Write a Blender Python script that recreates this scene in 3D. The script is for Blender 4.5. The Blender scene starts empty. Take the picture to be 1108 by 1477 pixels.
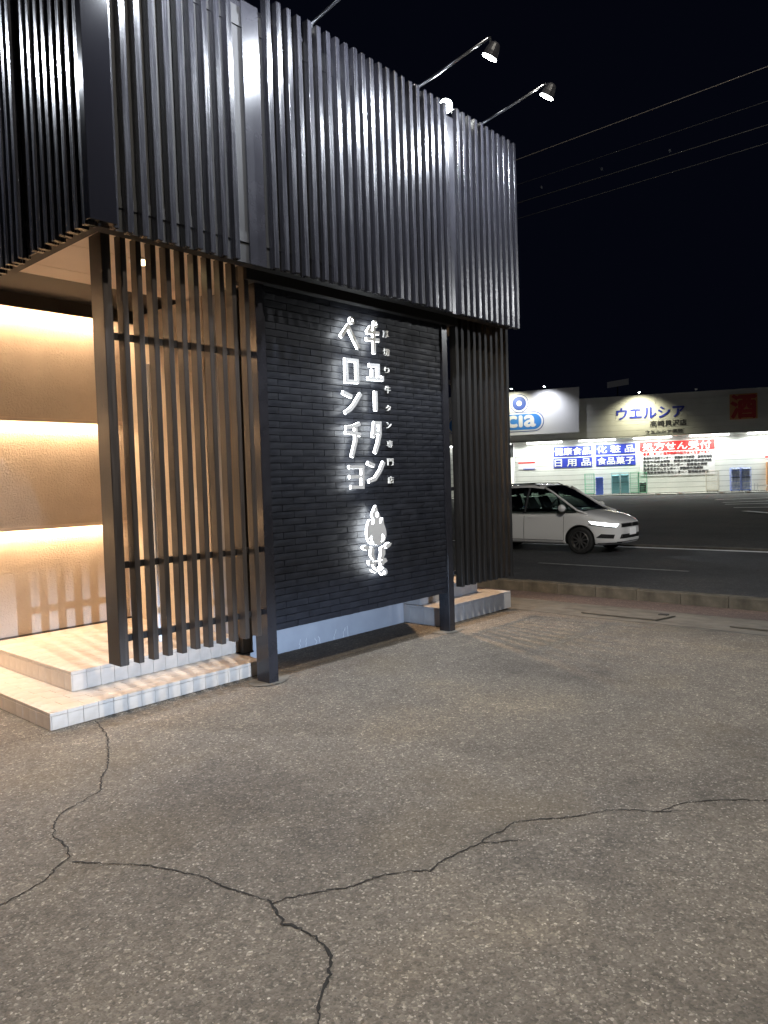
import bpy, bmesh, math, random
from mathutils import Vector, Matrix
from mathutils.bvhtree import BVHTree
random.seed(7)
S = bpy.context.scene
COL = S.collection
R = math.radians

# ------------------------------------------------------------------ camera, world, exposure
cd = bpy.data.cameras.new('camera'); cam = bpy.data.objects.new('camera', cd); COL.objects.link(cam); S.camera = cam
F, YAW, PIT, ROL = 1069.13, 0.730628, 0.0420228, -0.0320130
fw = Vector((math.cos(YAW)*math.cos(PIT), math.sin(YAW)*math.cos(PIT), -math.sin(PIT)))
rt = Vector((math.sin(YAW), -math.cos(YAW), 0)); up = rt.cross(fw)
rt2 = rt*math.cos(ROL)+up*math.sin(ROL); up2 = up*math.cos(ROL)-rt*math.sin(ROL)
mw = Matrix((rt2, up2, -fw)).transposed().to_4x4(); mw.translation = Vector((0, 0, 1.5)); cam.matrix_world = mw
cd.sensor_fit = 'VERTICAL'; cd.sensor_height = 36.0; cd.lens = F/1477*36.0
cd.clip_start = 0.05; cd.clip_end = 1500

wd = bpy.data.worlds.new('World'); S.world = wd; wd.use_nodes = True
nt = wd.node_tree; bg = nt.nodes['Background']
sky = nt.nodes.new('ShaderNodeTexSky'); sky.sky_type = 'NISHITA'; sky.sun_disc = False
sky.sun_elevation = R(-9); sky.sun_rotation = R(200)
mixn = nt.nodes.new('ShaderNodeMix'); mixn.data_type = 'RGBA'; mixn.blend_type = 'ADD'; mixn.inputs[0].default_value = 1.0
nt.links.new(sky.outputs[0], mixn.inputs[6]); mixn.inputs[7].default_value = (0.012, 0.016, 0.040, 1)
nt.links.new(mixn.outputs[2], bg.inputs[0]); bg.inputs[1].default_value = 0.10
S.view_settings.view_transform = 'Standard'; S.view_settings.look = 'None'
S.view_settings.gamma = 1; S.view_settings.exposure = 0; S.view_settings.use_curve_mapping = False

# ------------------------------------------------------------------ materials
def mat(name, color=(.5, .5, .5), rough=.6, metal=0, emit=None, estr=0, coat=0, spec=.5, alpha=None):
    m = bpy.data.materials.new(name); m.use_nodes = True
    b = m.node_tree.nodes['Principled BSDF']
    b.inputs['Base Color'].default_value = (*color, 1); b.inputs['Roughness'].default_value = rough
    b.inputs['Metallic'].default_value = metal; b.inputs['Coat Weight'].default_value = coat
    b.inputs['Specular IOR Level'].default_value = spec
    if emit: b.inputs['Emission Color'].default_value = (*emit, 1); b.inputs['Emission Strength'].default_value = estr
    return m
def N(m, t, **kw):
    n = m.node_tree.nodes.new(t)
    for k, v in kw.items(): setattr(n, k, v)
    return n
def L(m, a, b): m.node_tree.links.new(a, b)
def BS(m): return m.node_tree.nodes['Principled BSDF']
def coords(m, scale=(1, 1, 1), per_object=False):
    tc = N(m, 'ShaderNodeTexCoord'); mp = N(m, 'ShaderNodeMapping'); mp.inputs['Scale'].default_value = scale
    src = tc.outputs['Object']
    if per_object:
        oi = N(m, 'ShaderNodeObjectInfo'); cx = N(m, 'ShaderNodeCombineXYZ'); ml = N(m, 'ShaderNodeMath', operation='MULTIPLY'); ml.inputs[1].default_value = 37.0
        L(m, oi.outputs['Random'], ml.inputs[0]); L(m, ml.outputs[0], cx.inputs[0]); L(m, ml.outputs[0], cx.inputs[2])
        ad = N(m, 'ShaderNodeVectorMath', operation='ADD'); L(m, src, ad.inputs[0]); L(m, cx.outputs[0], ad.inputs[1]); src = ad.outputs[0]
    L(m, src, mp.inputs[0]); return mp.outputs[0]
def noise(m, vec, scale, detail=4, rough=.55):
    n = N(m, 'ShaderNodeTexNoise'); n.inputs['Scale'].default_value = scale; n.inputs['Detail'].default_value = detail; n.inputs['Roughness'].default_value = rough
    L(m, vec, n.inputs['Vector']); return n.outputs['Fac']
def ramp(m, fac, stops):
    r = N(m, 'ShaderNodeValToRGB'); e = r.color_ramp.elements
    while len(e) < len(stops): e.new(.5)
    for i, (p, c) in enumerate(stops): e[i].position = p; e[i].color = (*c, 1) if len(c) == 3 else c
    L(m, fac, r.inputs[0]); return r.outputs[0]
def bump(m, h, strength=.3, dist=.01, prev=None):
    b = N(m, 'ShaderNodeBump'); b.inputs['Strength'].default_value = strength; b.inputs['Distance'].default_value = dist
    L(m, h, b.inputs['Height'])
    if prev: L(m, prev, b.inputs['Normal'])
    L(m, b.outputs[0], BS(m).inputs['Normal']); return b.outputs[0]
def mixc(m, fac, a, b, mode='MIX'):
    x = N(m, 'ShaderNodeMix', data_type='RGBA', blend_type=mode)
    if isinstance(fac, (int, float)): x.inputs[0].default_value = fac
    else: L(m, fac, x.inputs[0])
    for s, v in ((6, a), (7, b)):
        if isinstance(v, tuple): x.inputs[s].default_value = (*v, 1)
        else: L(m, v, x.inputs[s])
    return x.outputs[2]
def speckle(name, c1, c2, rough=.7, scale=20, bumps=.2, dist=.004, det=5, rvar=None, spec=.5):
    m = mat(name, c1, rough, spec=spec); v = coords(m)
    f = noise(m, v, scale, det); L(m, ramp(m, f, [(.3, c1), (.7, c2)]), BS(m).inputs['Base Color'])
    f2 = noise(m, v, scale*6, 3); bump(m, f2, bumps, dist)
    if rvar: L(m, ramp(m, noise(m, v, scale*.4), [(.35, (rvar[0],)*3), (.65, (rvar[1],)*3)]), BS(m).inputs['Roughness'])
    return m
def wood(name, c1, c2, rough=(.22, .42), bstr=.35, coat=0):
    m = mat(name, c1, .3, coat=coat); v = coords(m, (60, 60, 2.2), True)
    f = noise(m, v, 1.0, 5, .6); L(m, ramp(m, f, [(.3, c1), (.72, c2)]), BS(m).inputs['Base Color'])
    L(m, ramp(m, f, [(.3, (rough[0],)*3), (.7, (rough[1],)*3)]), BS(m).inputs['Roughness'])
    v2 = coords(m, (1, 1, 1), True); f2 = noise(m, v2, 14, 3); f3 = noise(m, coords(m, (8, 8, 45), True), 1.0, 2)
    n1 = bump(m, f, bstr, .002); n2 = bump(m, f3, .5, .0016, n1)
    vo = N(m, 'ShaderNodeTexVoronoi'); vo.inputs['Scale'].default_value = 6.0; L(m, v2, vo.inputs['Vector'])
    n3 = bump(m, f2, .25, .002, n2); bump(m, ramp(m, vo.outputs['Distance'], [(0, (0, 0, 0)), (.10, (1, 1, 1))]), .5, .002, n3)
    return m
M = {}
M['slat'] = wood('black_stained_slat', (.008, .008, .010), (.015, .015, .019), (.17, .34))
M['screen'] = wood('dark_brown_slat', (.019, .016, .0145), (.050, .039, .032), (.30, .48), .25)
M['board'] = speckle('smooth_dark_cladding', (.012, .012, .015), (.02, .02, .024), .22, 6, .12, .001)
M['cornerdark'] = mat('polished_dark_board', (.006, .006, .008), .12)
M['rail'] = mat('black_rail', (.010, .008, .007), .5)  # black colour gives the rails' silhouette against the lit porch
M['lattice'] = wood('dark_lattice_slat', (.004, .004, .004), (.010, .009, .0085), (.4, .6))
M['backing'] = mat('black_backing', (.008, .008, .009), .7)
M['blacksteel'] = mat('black_steel', (.02, .02, .024), .35)
def asphalt(name, base, lo, hi, cell=110, tint=None, bstr=.6):
    m = mat(name, base, .85, spec=.35); v = coords(m)
    vo = N(m, 'ShaderNodeTexVoronoi'); vo.inputs['Scale'].default_value = cell; L(m, v, vo.inputs['Vector'])
    sep = N(m, 'ShaderNodeSeparateColor'); L(m, vo.outputs['Color'], sep.inputs[0])
    st = ramp(m, sep.outputs[0], [(0, tuple((x+y)/2 for x, y in zip(lo, base))), (.5, base), (.9, tuple(x*1.25 for x in base)), (.985, tuple(x*.75 for x in hi)), (1, hi)])
    vo2 = N(m, 'ShaderNodeTexVoronoi'); vo2.inputs['Scale'].default_value = cell*.45; L(m, v, vo2.inputs['Vector'])
    sep2 = N(m, 'ShaderNodeSeparateColor'); L(m, vo2.outputs['Color'], sep2.inputs[0])
    st2 = ramp(m, sep2.outputs[1], [(0, (.75,)*3), (.6, (1,)*3), (.95, (1.08,)*3), (.99, (1.5,)*3)])
    c = mixc(m, 1.0, st, st2, 'MULTIPLY')
    big = ramp(m, noise(m, v, .55, 5, .6), [(.30, (.58, .58, .60)), (.45, (.92, .92, .92)), (.55, (1.05, 1.04, 1.02)), (.70, (1.34, 1.28, 1.16))])
    c = mixc(m, 1.0, c, big, 'MULTIPLY')
    mid = ramp(m, noise(m, v, 5.0, 4, .6), [(.3, (.85, .85, .85)), (.7, (1.12, 1.12, 1.12))])
    c = mixc(m, 1.0, c, mid, 'MULTIPLY')
    if tint: c = mixc(m, ramp(m, noise(m, v, .8, 4), [(.52, (0, 0, 0)), (.72, (.32, .32, .32))]), c, tint)
    L(m, c, BS(m).inputs['Base Color'])
    n1 = bump(m, sep.outputs[1], bstr*.6, .003)
    n2 = bump(m, vo.outputs['Distance'], bstr, -.004, n1)
    bump(m, noise(m, v, 25, 4), .5, .01, n2)
    return m
M['asphalt'] = asphalt('worn_asphalt', (.108, .094, .078), (.05, .044, .038), (.30, .27, .235), 125, (.095, .070, .034))
M['darkpatch'] = asphalt('dark_brown_asphalt', (.095, .078, .058), (.04, .034, .026), (.22, .19, .15), 90, (.05, .035, .018))
M['road'] = asphalt('road_asphalt', (.040, .041, .045), (.02, .02, .022), (.10, .1, .1), 70, None, .3)
M['sidewalk'] = asphalt('reddish_sidewalk', (.085, .062, .056), (.04, .03, .028), (.2, .17, .15), 80, None, .3)
M['storelot'] = asphalt('store_lot_asphalt', (.042, .042, .044), (.02, .02, .02), (.1, .1, .1), 50, None, .2)
M['concrete'] = speckle('weathered_concrete', (.055, .050, .042), (.115, .106, .09), .85, 5, .5, .006)
M['kerb'] = speckle('kerb_concrete', (.030, .027, .020), (.10, .09, .07), .9, 4, .6, .01)
M['crack'] = mat('near_black_crack', (.010, .009, .008), .95)  # near-black colour of the crack ribbons and the lot joint
M['tile'] = speckle('beige_glazed_tile', (.42, .36, .30), (.52, .46, .40), .38, 9, .10, .001)
M['tile2'] = speckle('beige_tile_worn', (.38, .325, .27), (.50, .44, .38), .42, 9, .12, .001)
M['grout'] = mat('brown_grout', (.27, .22, .18), .9)
M['tilegrey'] = speckle('grey_tile', (.30, .29, .29), (.40, .39, .38), .5, 6, .2, .002)
M['plaster'] = None
m = mat('trowelled_plaster', (.50, .42, .34), .85); v = coords(m)
L(m, ramp(m, noise(m, v, 3, 4), [(.3, (.48, .41, .34)), (.7, (.58, .50, .42))]), BS(m).inputs['Base Color'])
n1 = bump(m, noise(m, v, 70, 4, .65), 1.0, .012); bump(m, noise(m, coords(m, (18, 18, 60)), 1, 3), .35, .004, n1); M['plaster'] = m
M['soffit'] = speckle('soffit_board', (.60, .50, .41), (.70, .59, .49), .55, 1.2, .1, .002)
M['darktrim'] = speckle('dark_brown_trim', (.055, .042, .032), (.075, .06, .045), .5, 3, .1, .001)
M['plinth'] = speckle('grey_painted_plinth', (.30, .31, .34), (.36, .37, .40), .7, 4, .3, .003)
m = mat('black_glazed_brick', (.022, .023, .026), .3, spec=.28); v = coords(m, (1, 1, 1), True)
L(m, ramp(m, noise(m, v, 8, 4), [(.3, (.007, .008, .011)), (.7, (.015, .0165, .022))]), BS(m).inputs['Base Color'])
n1 = bump(m, noise(m, v, 30, 3), .22, .003); bump(m, noise(m, v, 110, 3), .35, .002, n1); M['brick'] = m
L(m, ramp(m, noise(m, v, 5, 2), [(.3, (.32,)*3), (.7, (.5,)*3)]), BS(m).inputs['Roughness'])
M['mortar'] = mat('black_mortar', (.012, .012, .014), .9)
M['letterface'] = mat('grey_letter_face', (.46, .47, .48), .6)
M['letterglow'] = mat('letter_backlight', (.9, .9, .9), .5, emit=(.92, .97, 1.0), estr=16)
M['smallletter'] = mat('small_white_letter', (.62, .62, .61), .5)
M['steel'] = mat('galvanised_steel', (.35, .36, .38), .28, 1.0)
M['lampglow'] = mat('floodlight_lens', (1, 1, 1), .3, emit=(.97, 1, .96), estr=90)
M['warmglow'] = mat('warm_led', (1, 1, 1), .3, emit=(1, .80, .42), estr=9)
M['ledstrip'] = mat('warm_led_strip', (1, 1, 1), .3, emit=(1, .76, .42), estr=14)
M['tube'] = mat('fluorescent_tube', (1, 1, 1), .3, emit=(.97, 1, .97), estr=9)
M['cladding'] = speckle('white_metal_cladding', (.62, .63, .60), (.70, .70, .67), .55, 1, .05, .001)
M['claddark'] = speckle('grey_metal_cladding', (.58, .57, .54), (.66, .65, .61), .6, 1, .05, .001)
M['signwhite'] = mat('white_sign_face', (.74, .73, .74), .5)
M['blue'] = mat('royal_blue_print', (.030, .05, .42), .5)
M['lblue'] = mat('logo_blue_print', (.045, .22, .62), .5)
M['dblue'] = mat('logo_dark_blue_print', (.03, .07, .32), .5)
M['navy'] = mat('navy_letters', (.05, .08, .22), .5)
M['dark'] = mat('dark_print', (.05, .05, .06), .6)
M['red'] = mat('red_print', (.72, .03, .03), .5)
M['darkred'] = mat('maroon_print', (.48, .03, .03), .5)
M['orange'] = mat('faded_orange_print', (.62, .30, .12), .5)
M['white'] = mat('white_paint', (.78, .78, .78), .5)
M['lineswhite'] = speckle('worn_white_line', (.35, .35, .34), (.62, .62, .60), .7, 9, .1, .002)
M['linedim'] = speckle('dim_worn_line', (.10, .10, .10), (.26, .26, .25), .7, 5, .1, .002)
M['green'] = mat('green_plastic', (.07, .42, .24), .45)
M['teal'] = mat('teal_cover', (.22, .50, .58), .6)
M['crate'] = mat('blue_crate', (.14, .24, .85), .45)
M['bluecover'] = speckle('blue_white_cover', (.22, .30, .55), (.78, .80, .84), .6, 5, .2, .01)
M['beige'] = mat('beige_cage', (.55, .50, .42), .5)
M['rubber'] = mat('black_rubber', (.015, .015, .015), .8)
M['carpaint'] = mat('white_car_paint', (.74, .74, .74), .25, coat=.8)
M['carglass'] = mat('tinted_glass', (.006, .007, .008), .06, spec=.8)
m = bpy.data.materials.new('car_window_glass'); m.use_nodes = True; m.node_tree.nodes.clear()
_o = N(m, 'ShaderNodeOutputMaterial'); _t = N(m, 'ShaderNodeBsdfTransparent'); _t.inputs[0].default_value = (.42, .50, .47, 1); _g = N(m, 'ShaderNodeBsdfGlossy'); _g.inputs['Roughness'].default_value = .03
_f = N(m, 'ShaderNodeFresnel'); _f.inputs[0].default_value = 1.5; _x = N(m, 'ShaderNodeMixShader'); L(m, _f.outputs[0], _x.inputs[0]); L(m, _t.outputs[0], _x.inputs[1]); L(m, _g.outputs[0], _x.inputs[2]); L(m, _x.outputs[0], _o.inputs[0]); M['carglass'] = m
M['carblack'] = mat('black_trim', (.012, .012, .013), .35)
M['rim'] = mat('alloy_rim', (.35, .34, .33), .35, .9)
M['headlight'] = mat('headlight_lit', (.9, .9, .9), .1, emit=(.9, .97, 1), estr=5)
M['plate'] = mat('number_plate', (.7, .7, .7), .5, emit=(1, 1, 1), estr=.15)
M['cable'] = mat('black_cable', (.009, .009, .009), .6)
M['cablelit'] = mat('lit_cable', (.09, .08, .07), .6)  # cable colour lightened to paint in the light on the top cable

# ------------------------------------------------------------------ mesh helpers
class MB:
    def __init__(s): s.v = []; s.f = []; s.mi = []; s.cur = 0
    def add(s, vs, fs):
        o = len(s.v); s.v += [tuple(p) for p in vs]
        for f in fs: s.f.append([o+i for i in f]); s.mi.append(s.cur)
        return s
    def box(s, x0, x1, y0, y1, z0, z1):
        vs = [(x, y, z) for x in (x0, x1) for y in (y0, y1) for z in (z0, z1)]
        return s.add(vs, [(0, 1, 3, 2), (4, 6, 7, 5), (0, 4, 5, 1), (2, 3, 7, 6), (0, 2, 6, 4), (1, 5, 7, 3)])
    def tube(s, pts, r, n=8, cap=True):
        pts = [Vector(p) for p in pts]; rings = []
        rr = r if isinstance(r, (list, tuple)) else [r]*len(pts)
        for i, p in enumerate(pts):
            d = (pts[min(i+1, len(pts)-1)]-pts[max(i-1, 0)]).normalized()
            a = d.orthogonal().normalized() if abs(d.z) > .95 else d.cross(Vector((0, 0, 1))).normalized()
            b = d.cross(a); rings.append([p+(a*math.cos(t)+b*math.sin(t))*rr[i] for t in [2*math.pi*k/n for k in range(n)]])
        vs = [q for g in rings for q in g]; fs = []
        for i in range(len(pts)-1):
            for k in range(n): fs.append((i*n+k, i*n+(k+1) % n, (i+1)*n+(k+1) % n, (i+1)*n+k))
        if cap: fs += [tuple(range(n-1, -1, -1)), tuple((len(pts)-1)*n+k for k in range(n))]
        return s.add(vs, fs)
    def quadbox(s, o, u, v, w):   # box from origin and three edge vectors
        o, u, v, w = Vector(o), Vector(u), Vector(v), Vector(w)
        vs = [o+u*a+v*b+w*c for a in (0, 1) for b in (0, 1) for c in (0, 1)]
        return s.add(vs, [(0, 1, 3, 2), (4, 6, 7, 5), (0, 4, 5, 1), (2, 3, 7, 6), (0, 2, 6, 4), (1, 5, 7, 3)])
    def mesh(s, name, mats, bevel=0, smooth=False):
        me = bpy.data.meshes.new(name); me.from_pydata(s.v, [], s.f)
        for m in (mats if isinstance(mats, (list, tuple)) else [mats]): me.materials.append(m)
        for p, i in zip(me.polygons, s.mi): p.material_index = i
        bm = bmesh.new(); bm.from_mesh(me); bmesh.ops.recalc_face_normals(bm, faces=bm.faces)
        if bevel: bmesh.ops.bevel(bm, geom=bm.edges[:], offset=bevel, segments=1, affect='EDGES')
        bm.to_mesh(me); bm.free()
        if smooth:
            for p in me.polygons: p.use_smooth = True
        return me
def link(name, data, parent=None, loc=(0, 0, 0)):
    o = bpy.data.objects.new(name, data); COL.objects.link(o); o.location = loc
    if parent: o.parent = parent
    return o
def tag(o, label=None, cat=None, group=None, kind=None):
    if label: o['label'] = label
    if cat: o['category'] = cat
    if group: o['group'] = group
    if kind: o['kind'] = kind
    return o
def thing(name, label, cat, loc=(0, 0, 0), group=None, rz=0):
    o = link(name, None, None, loc); o.rotation_euler.z = rz; return tag(o, label, cat, group)
def part(name, mb, m, parent, loc=(0, 0, 0), bevel=0, smooth=False):   # geometry given relative to parent
    return link(name, mb.mesh(name, m, bevel, smooth), parent, loc)
def struct(name, mb, m, bevel=0): return tag(link(name, mb.mesh(name, m, bevel)), kind='structure')
def box(*a): return MB().box(*a)
def text_mesh(s, o, u, v, w, h, d, bold=0, keep=False, spacing=1.0):
    """flat lettering fitted to a w x h rectangle at o, axes u (right) v (up)"""
    cu = bpy.data.curves.new('lettering', 'FONT'); cu.body = s; cu.extrude = .5; cu.space_character = spacing; cu.resolution_u = 3
    ob = bpy.data.objects.new('lettering', cu); COL.objects.link(ob)
    bpy.context.view_layer.update(); dg = bpy.context.evaluated_depsgraph_get()
    me = bpy.data.meshes.new_from_object(ob.evaluated_get(dg)); bpy.data.objects.remove(ob)
    if not len(me.vertices): return me
    xs = [p.co.x for p in me.vertices]; ys = [p.co.y for p in me.vertices]
    x0, x1, y0, y1 = min(xs), max(xs), min(ys), max(ys)
    o, u, v = Vector(o), Vector(u).normalized(), Vector(v).normalized(); n = u.cross(v)
    sx, sy = w/(x1-x0), h/(y1-y0)
    if keep: sx = sy = min(sx, sy)
    for p in me.vertices:
        c = p.co.copy(); p.co = o+u*((c.x-x0)*sx)+v*((c.y-y0)*sy)+n*(c.z*d)
    if bold:
        vs = [p.co.copy() for p in me.vertices]; fs = [tuple(p.vertices) for p in me.polygons]; V, Fc = [], []
        for k, (a, b) in enumerate(((0, 0), (1, 0), (-1, 0), (0, 1), (0, -1))):
            o2 = len(V); V += [c+u*(a*bold*h)+v*(b*bold*h)-n*(.0012*k) for c in vs]; Fc += [[o2+i for i in f] for f in fs]
        me = bpy.data.meshes.new('lettering'); me.from_pydata(V, [], Fc)
    me.materials.clear(); return me
def lettering(name, s, m, parent, o, u, v, w, h, d, bold=0, **k):
    me = text_mesh(s, o, u, v, w, h, d, bold, **k); me.materials.append(m); me.name = name
    return link(name, me, parent)
def fill_curve(loops, depth, m, name, place):
    """closed 2D loops (holes included) extruded; place maps (x, y, z) to world"""
    cu = bpy.data.curves.new(name, 'CURVE'); cu.dimensions = '2D'; cu.fill_mode = 'BOTH'; cu.extrude = depth/2
    for lp in loops:
        sp = cu.splines.new('POLY'); sp.points.add(len(lp)-1); sp.use_cyclic_u = True
        for i, (x, y) in enumerate(lp): sp.points[i].co = (x, y, 0, 1)
    ob = bpy.data.objects.new(name, cu); COL.objects.link(ob); bpy.context.view_layer.update()
    me = bpy.data.meshes.new_from_object(ob.evaluated_get(bpy.context.evaluated_depsgraph_get())); bpy.data.objects.remove(ob)
    for p in me.vertices: p.co = place(p.co)
    me.materials.clear(); me.materials.append(m); return me

# ------------------------------------------------------------------ ground, road
def sheet(name, prof, m, y0=-70, y1=110, ny=1, kind='structure', edge=None):
    mb = MB(); n = len(prof)
    ys = [y0+(y1-y0)*i/ny for i in range(ny+1)] if ny > 1 else [y0, y1]
    for y in ys:
        for i, (x, z) in enumerate(prof): mb.v.append((x+(edge(y) if edge and i in edge.idx else 0), y, z))
    for j in range(len(ys)-1):
        for i in range(n-1): mb.f.append([j*n+i, j*n+i+1, (j+1)*n+i+1, (j+1)*n+i]); mb.mi.append(0)
    return struct(name, mb, m)
struct('ground', MB().add([(-300, -400, -.75), (700, -400, -.75), (700, 500, -.75), (-300, 500, -.75)], [(0, 1, 2, 3)]), M['darkpatch'])
sheet('parking_lot', [(-45, 0), (0, 0), (6.95, 0), (7.30, -.03)], M['asphalt'])
sheet('gutter_apron', [(7.304, -.034), (8.65, -.145)], M['concrete'])
sheet('sidewalk', [(8.65, -.149), (9.80, -.25), (9.83, -.27)], M['sidewalk'])
sheet('road', [(9.9, -.40), (14, -.385), (18.5, -.40)], M['road'])
sheet('store_parking_lot', [(18.78, -.40), (30, -.33), (45, -.28), (80, -.24)], M['storelot'], -90, 130)
kr = tag(link('kerb', None), kind='structure')
kb = MB()
kb.add([(9.80, 0, -.45), (9.825, 0, -.115), (9.85, 0, -.10), (9.96, 0, -.10), (9.985, 0, -.12), (9.99, 0, -.45), (9.80, .594, -.45), (9.825, .594, -.115), (9.85, .594, -.10), (9.96, .594, -.10), (9.985, .594, -.12), (9.99, .594, -.45)],
       [(0, 1, 7, 6), (1, 2, 8, 7), (2, 3, 9, 8), (3, 4, 10, 9), (4, 5, 11, 10), (0, 5, 4, 3, 2, 1), (6, 7, 8, 9, 10, 11)])
km = kb.mesh('kerb_stone', M['kerb'])
for i in range(-14, 60):
    if i*.6 < 26: link('kerb_stone', km, kr, (random.uniform(-.006, .006), i*.6, random.uniform(-.006, .006)))
struct('far_kerb', MB().box(18.5, 18.78, -60, 90, -.5, -.36), M['concrete'])
def strip(name, pts, w, m, z=None, kind='structure'):
    mb = MB()
    for (a, b) in zip(pts[:-1], pts[1:]):
        a, b = Vector(a), Vector(b); d = (b-a); d.z = 0; d.normalize(); s = Vector((-d.y, d.x, 0))*w/2
        mb.add([a-s, a+s, b+s, b-s], [(0, 1, 2, 3)])
    return struct(name, mb, m)
strip('road_edge_line', [(18.28, -60, -.394), (18.28, 90, -.394)], .22, M['white'])
strip('road_edge_line', [(10.55, -60, -.392), (10.55, 90, -.392)], .13, M['linedim'])
for y in range(-9, 8): strip('road_centre_line', [(14.1, y*6-1, -.378), (14.1, y*6+2.2, -.378)], .13, M['linedim'])
for a, b in (((46.6, 14.9), (49.4, 12.0)), ((42.4, 13.2), (44.9, 10.8)), ((36.6, 10.9), (37.6, 8.3)), ((33.7, 9.6), (31.4, 7.4)), ((40.2, 12.4), (42.0, 9.0))):
    strip('parking_bay_line', [(*a, -.27+.0), (*b, -.27+.0)], .34, M['white'])
# drain covers and dark joint between lot and apron
dj = MB(); pts = [(7.32+.02*math.sin(y*3)+.01*math.sin(y*11), y) for y in [-8+.25*i for i in range(80)]]
for (a, b) in zip(pts[:-1], pts[1:]): dj.add([(a[0]-.014, a[1], -.0255), (a[0]+.014, a[1], -.028), (b[0]+.014, b[1], -.028), (b[0]-.014, b[1], -.0255)], [(0, 1, 2, 3)])
struct('asphalt_joint', dj, M['crack'])
for (x, y, w, h, lb) in ((7.62, 3.05, .55, .85, 'worn steel drain cover set in the apron nearer the building'), (7.72, 1.75, .45, .60, 'worn steel drain cover in the apron further right of the building')):
    z = lambda X: -.034-(X-7.304)*.0825+.006
    t = thing('drain_cover', lb, 'drain cover', (x, y, z(x)))
    mb = MB().quadbox((0, 0, 0), (w, 0, -.0825*w), (0, h, 0), (0, 0, .012)); part('plate', mb, M['concrete'], t)
    part('handle', box(w-.09, w-.03, .06, .16, -.045, -.018), M['rubber'], t)

# cracks in the asphalt
CR = [
[(2.262, 4.597), (2.179, 4.292), (2.01, 3.949), (1.892, 3.746), (1.822, 3.672), (1.737, 3.515), (1.611, 3.466), (1.476, 3.411), (1.368, 3.226), (1.362, 3.072), (1.323, 2.972), (1.255, 2.94), (1.203, 2.892), (1.126, 2.861), (1.072, 2.847), (.9, 2.82), (.6, 2.7)],
[(1.314, 2.935), (1.403, 2.799), (1.484, 2.682), (1.525, 2.585), (1.562, 2.484), (1.584, 2.404), (1.592, 2.284), (1.618, 2.182), (1.64, 2.09)],
[(1.64, 2.09), (1.614, 2.017), (1.58, 1.947), (1.595, 1.867), (1.598, 1.797), (1.581, 1.725), (1.54, 1.658), (1.47, 1.607), (1.397, 1.569), (1.337, 1.499), (1.2, 1.3)],
[(1.633, 2.06), (1.684, 2.049), (1.766, 1.998), (1.87, 1.927), (2.015, 1.879), (2.098, 1.828), (2.164, 1.76), (2.251, 1.768), (2.373, 1.746), (2.469, 1.727), (2.5, 1.679), (2.586, 1.616)],
[(2.469, 1.727), (2.53, 1.735), (2.61, 1.712), (2.702, 1.722), (2.778, 1.662), (2.867, 1.575), (2.947, 1.516), (3.056, 1.454), (3.14, 1.345), (3.167, 1.277), (3.279, 1.166)],
[(3.167, 1.277), (3.205, 1.261), (3.325, 1.228), (3.445, 1.115), (3.583, .935), (3.8, .7), (4.1, .5)],
[(1.3, 4.60), (1.5, 4.62), (1.685, 4.633), (1.819, 4.644), (1.963, 4.607)],
[(2.74, 1.632), (2.661, 1.569)]]
cw = [.010, .009, .014, .011, .009, .010, .006, .0045]
ck = MB(); rc = random.Random(3)
for pl, w in zip(CR, cw):
    P = []
    for a, b in zip(pl[:-1], pl[1:]):
        d = math.hypot(b[0]-a[0], b[1]-a[1]); n = max(2, int(d/.014))
        for i in range(n):
            t = i/n; P.append((a[0]+(b[0]-a[0])*t+rc.gauss(0, .0038), a[1]+(b[1]-a[1])*t+rc.gauss(0, .0038)))
    P.append(pl[-1]); k0 = len(ck.v)
    for i, p in enumerate(P):
        q = P[min(i+1, len(P)-1)]; r_ = P[max(i-1, 0)]; d = Vector((q[0]-r_[0], q[1]-r_[1])).normalized(); s = Vector((-d.y, d.x))
        ww = w*rc.uniform(.35, 1.0)*min(1, .35+(len(P)-i)/14)*(.7 if math.sin(i*.23+w*900) < -.5 else 1)*.5
        ck.v += [(p[0]-s.x*ww, p[1]-s.y*ww, .0028), (p[0]+s.x*ww, p[1]+s.y*ww, .0028)]
    for i in range(len(P)-1): ck.f.append([k0+2*i, k0+2*i+1, k0+2*i+3, k0+2*i+2]); ck.mi.append(0)
struct('asphalt_crack', ck, M['crack'])
CRP = [(ck.v[i][0], ck.v[i][1]) for i in range(0, len(ck.v), 2)]
# loose grit: lighter stones proud of the asphalt near the camera
gr = MB(); rg = random.Random(11)
def stone(mb, x, y, r, z0=0):
    vs = [(x+math.cos(a)*r*rg.uniform(.6, 1.1), y+math.sin(a)*r*rg.uniform(.6, 1.1), z0+rg.uniform(0, .25)*r) for a in [math.pi*2*k/5 for k in range(5)]]
    vs.append((x, y, z0+r*rg.uniform(.35, .7))); mb.add(vs, [(0, 1, 5), (1, 2, 5), (2, 3, 5), (3, 4, 5), (4, 0, 5)])
for i in range(9000):
    d = .9+5.6*rg.random()**1.0; a = R(41.86)+R(rg.uniform(-31, 33)); x, y = d*math.cos(a), d*math.sin(a)
    if y > 4.3 or x > 6.9: continue
    gr.cur = 0 if rg.random() < .62 else 1; stone(gr, x, y, rg.uniform(.0016, .0042), .0)
gr.cur = 0
for i in range(1500):
    p = rg.choice(CRP); gr.cur = 0 if rg.random() < .5 else 1
    stone(gr, p[0]+rg.gauss(0, .009), p[1]+rg.gauss(0, .009), rg.uniform(.0015, .0042))
gr.cur = 0
for i in range(260):
    stone(gr, rg.uniform(1.9, 3.6), 4.63-abs(rg.gauss(0, .03)), rg.uniform(.003, .008)); 
M['grit1'] = mat('pale_grit', (.22, .195, .16), .6); M['grit2'] = mat('dark_grit', (.045, .04, .037), .7)
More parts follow.
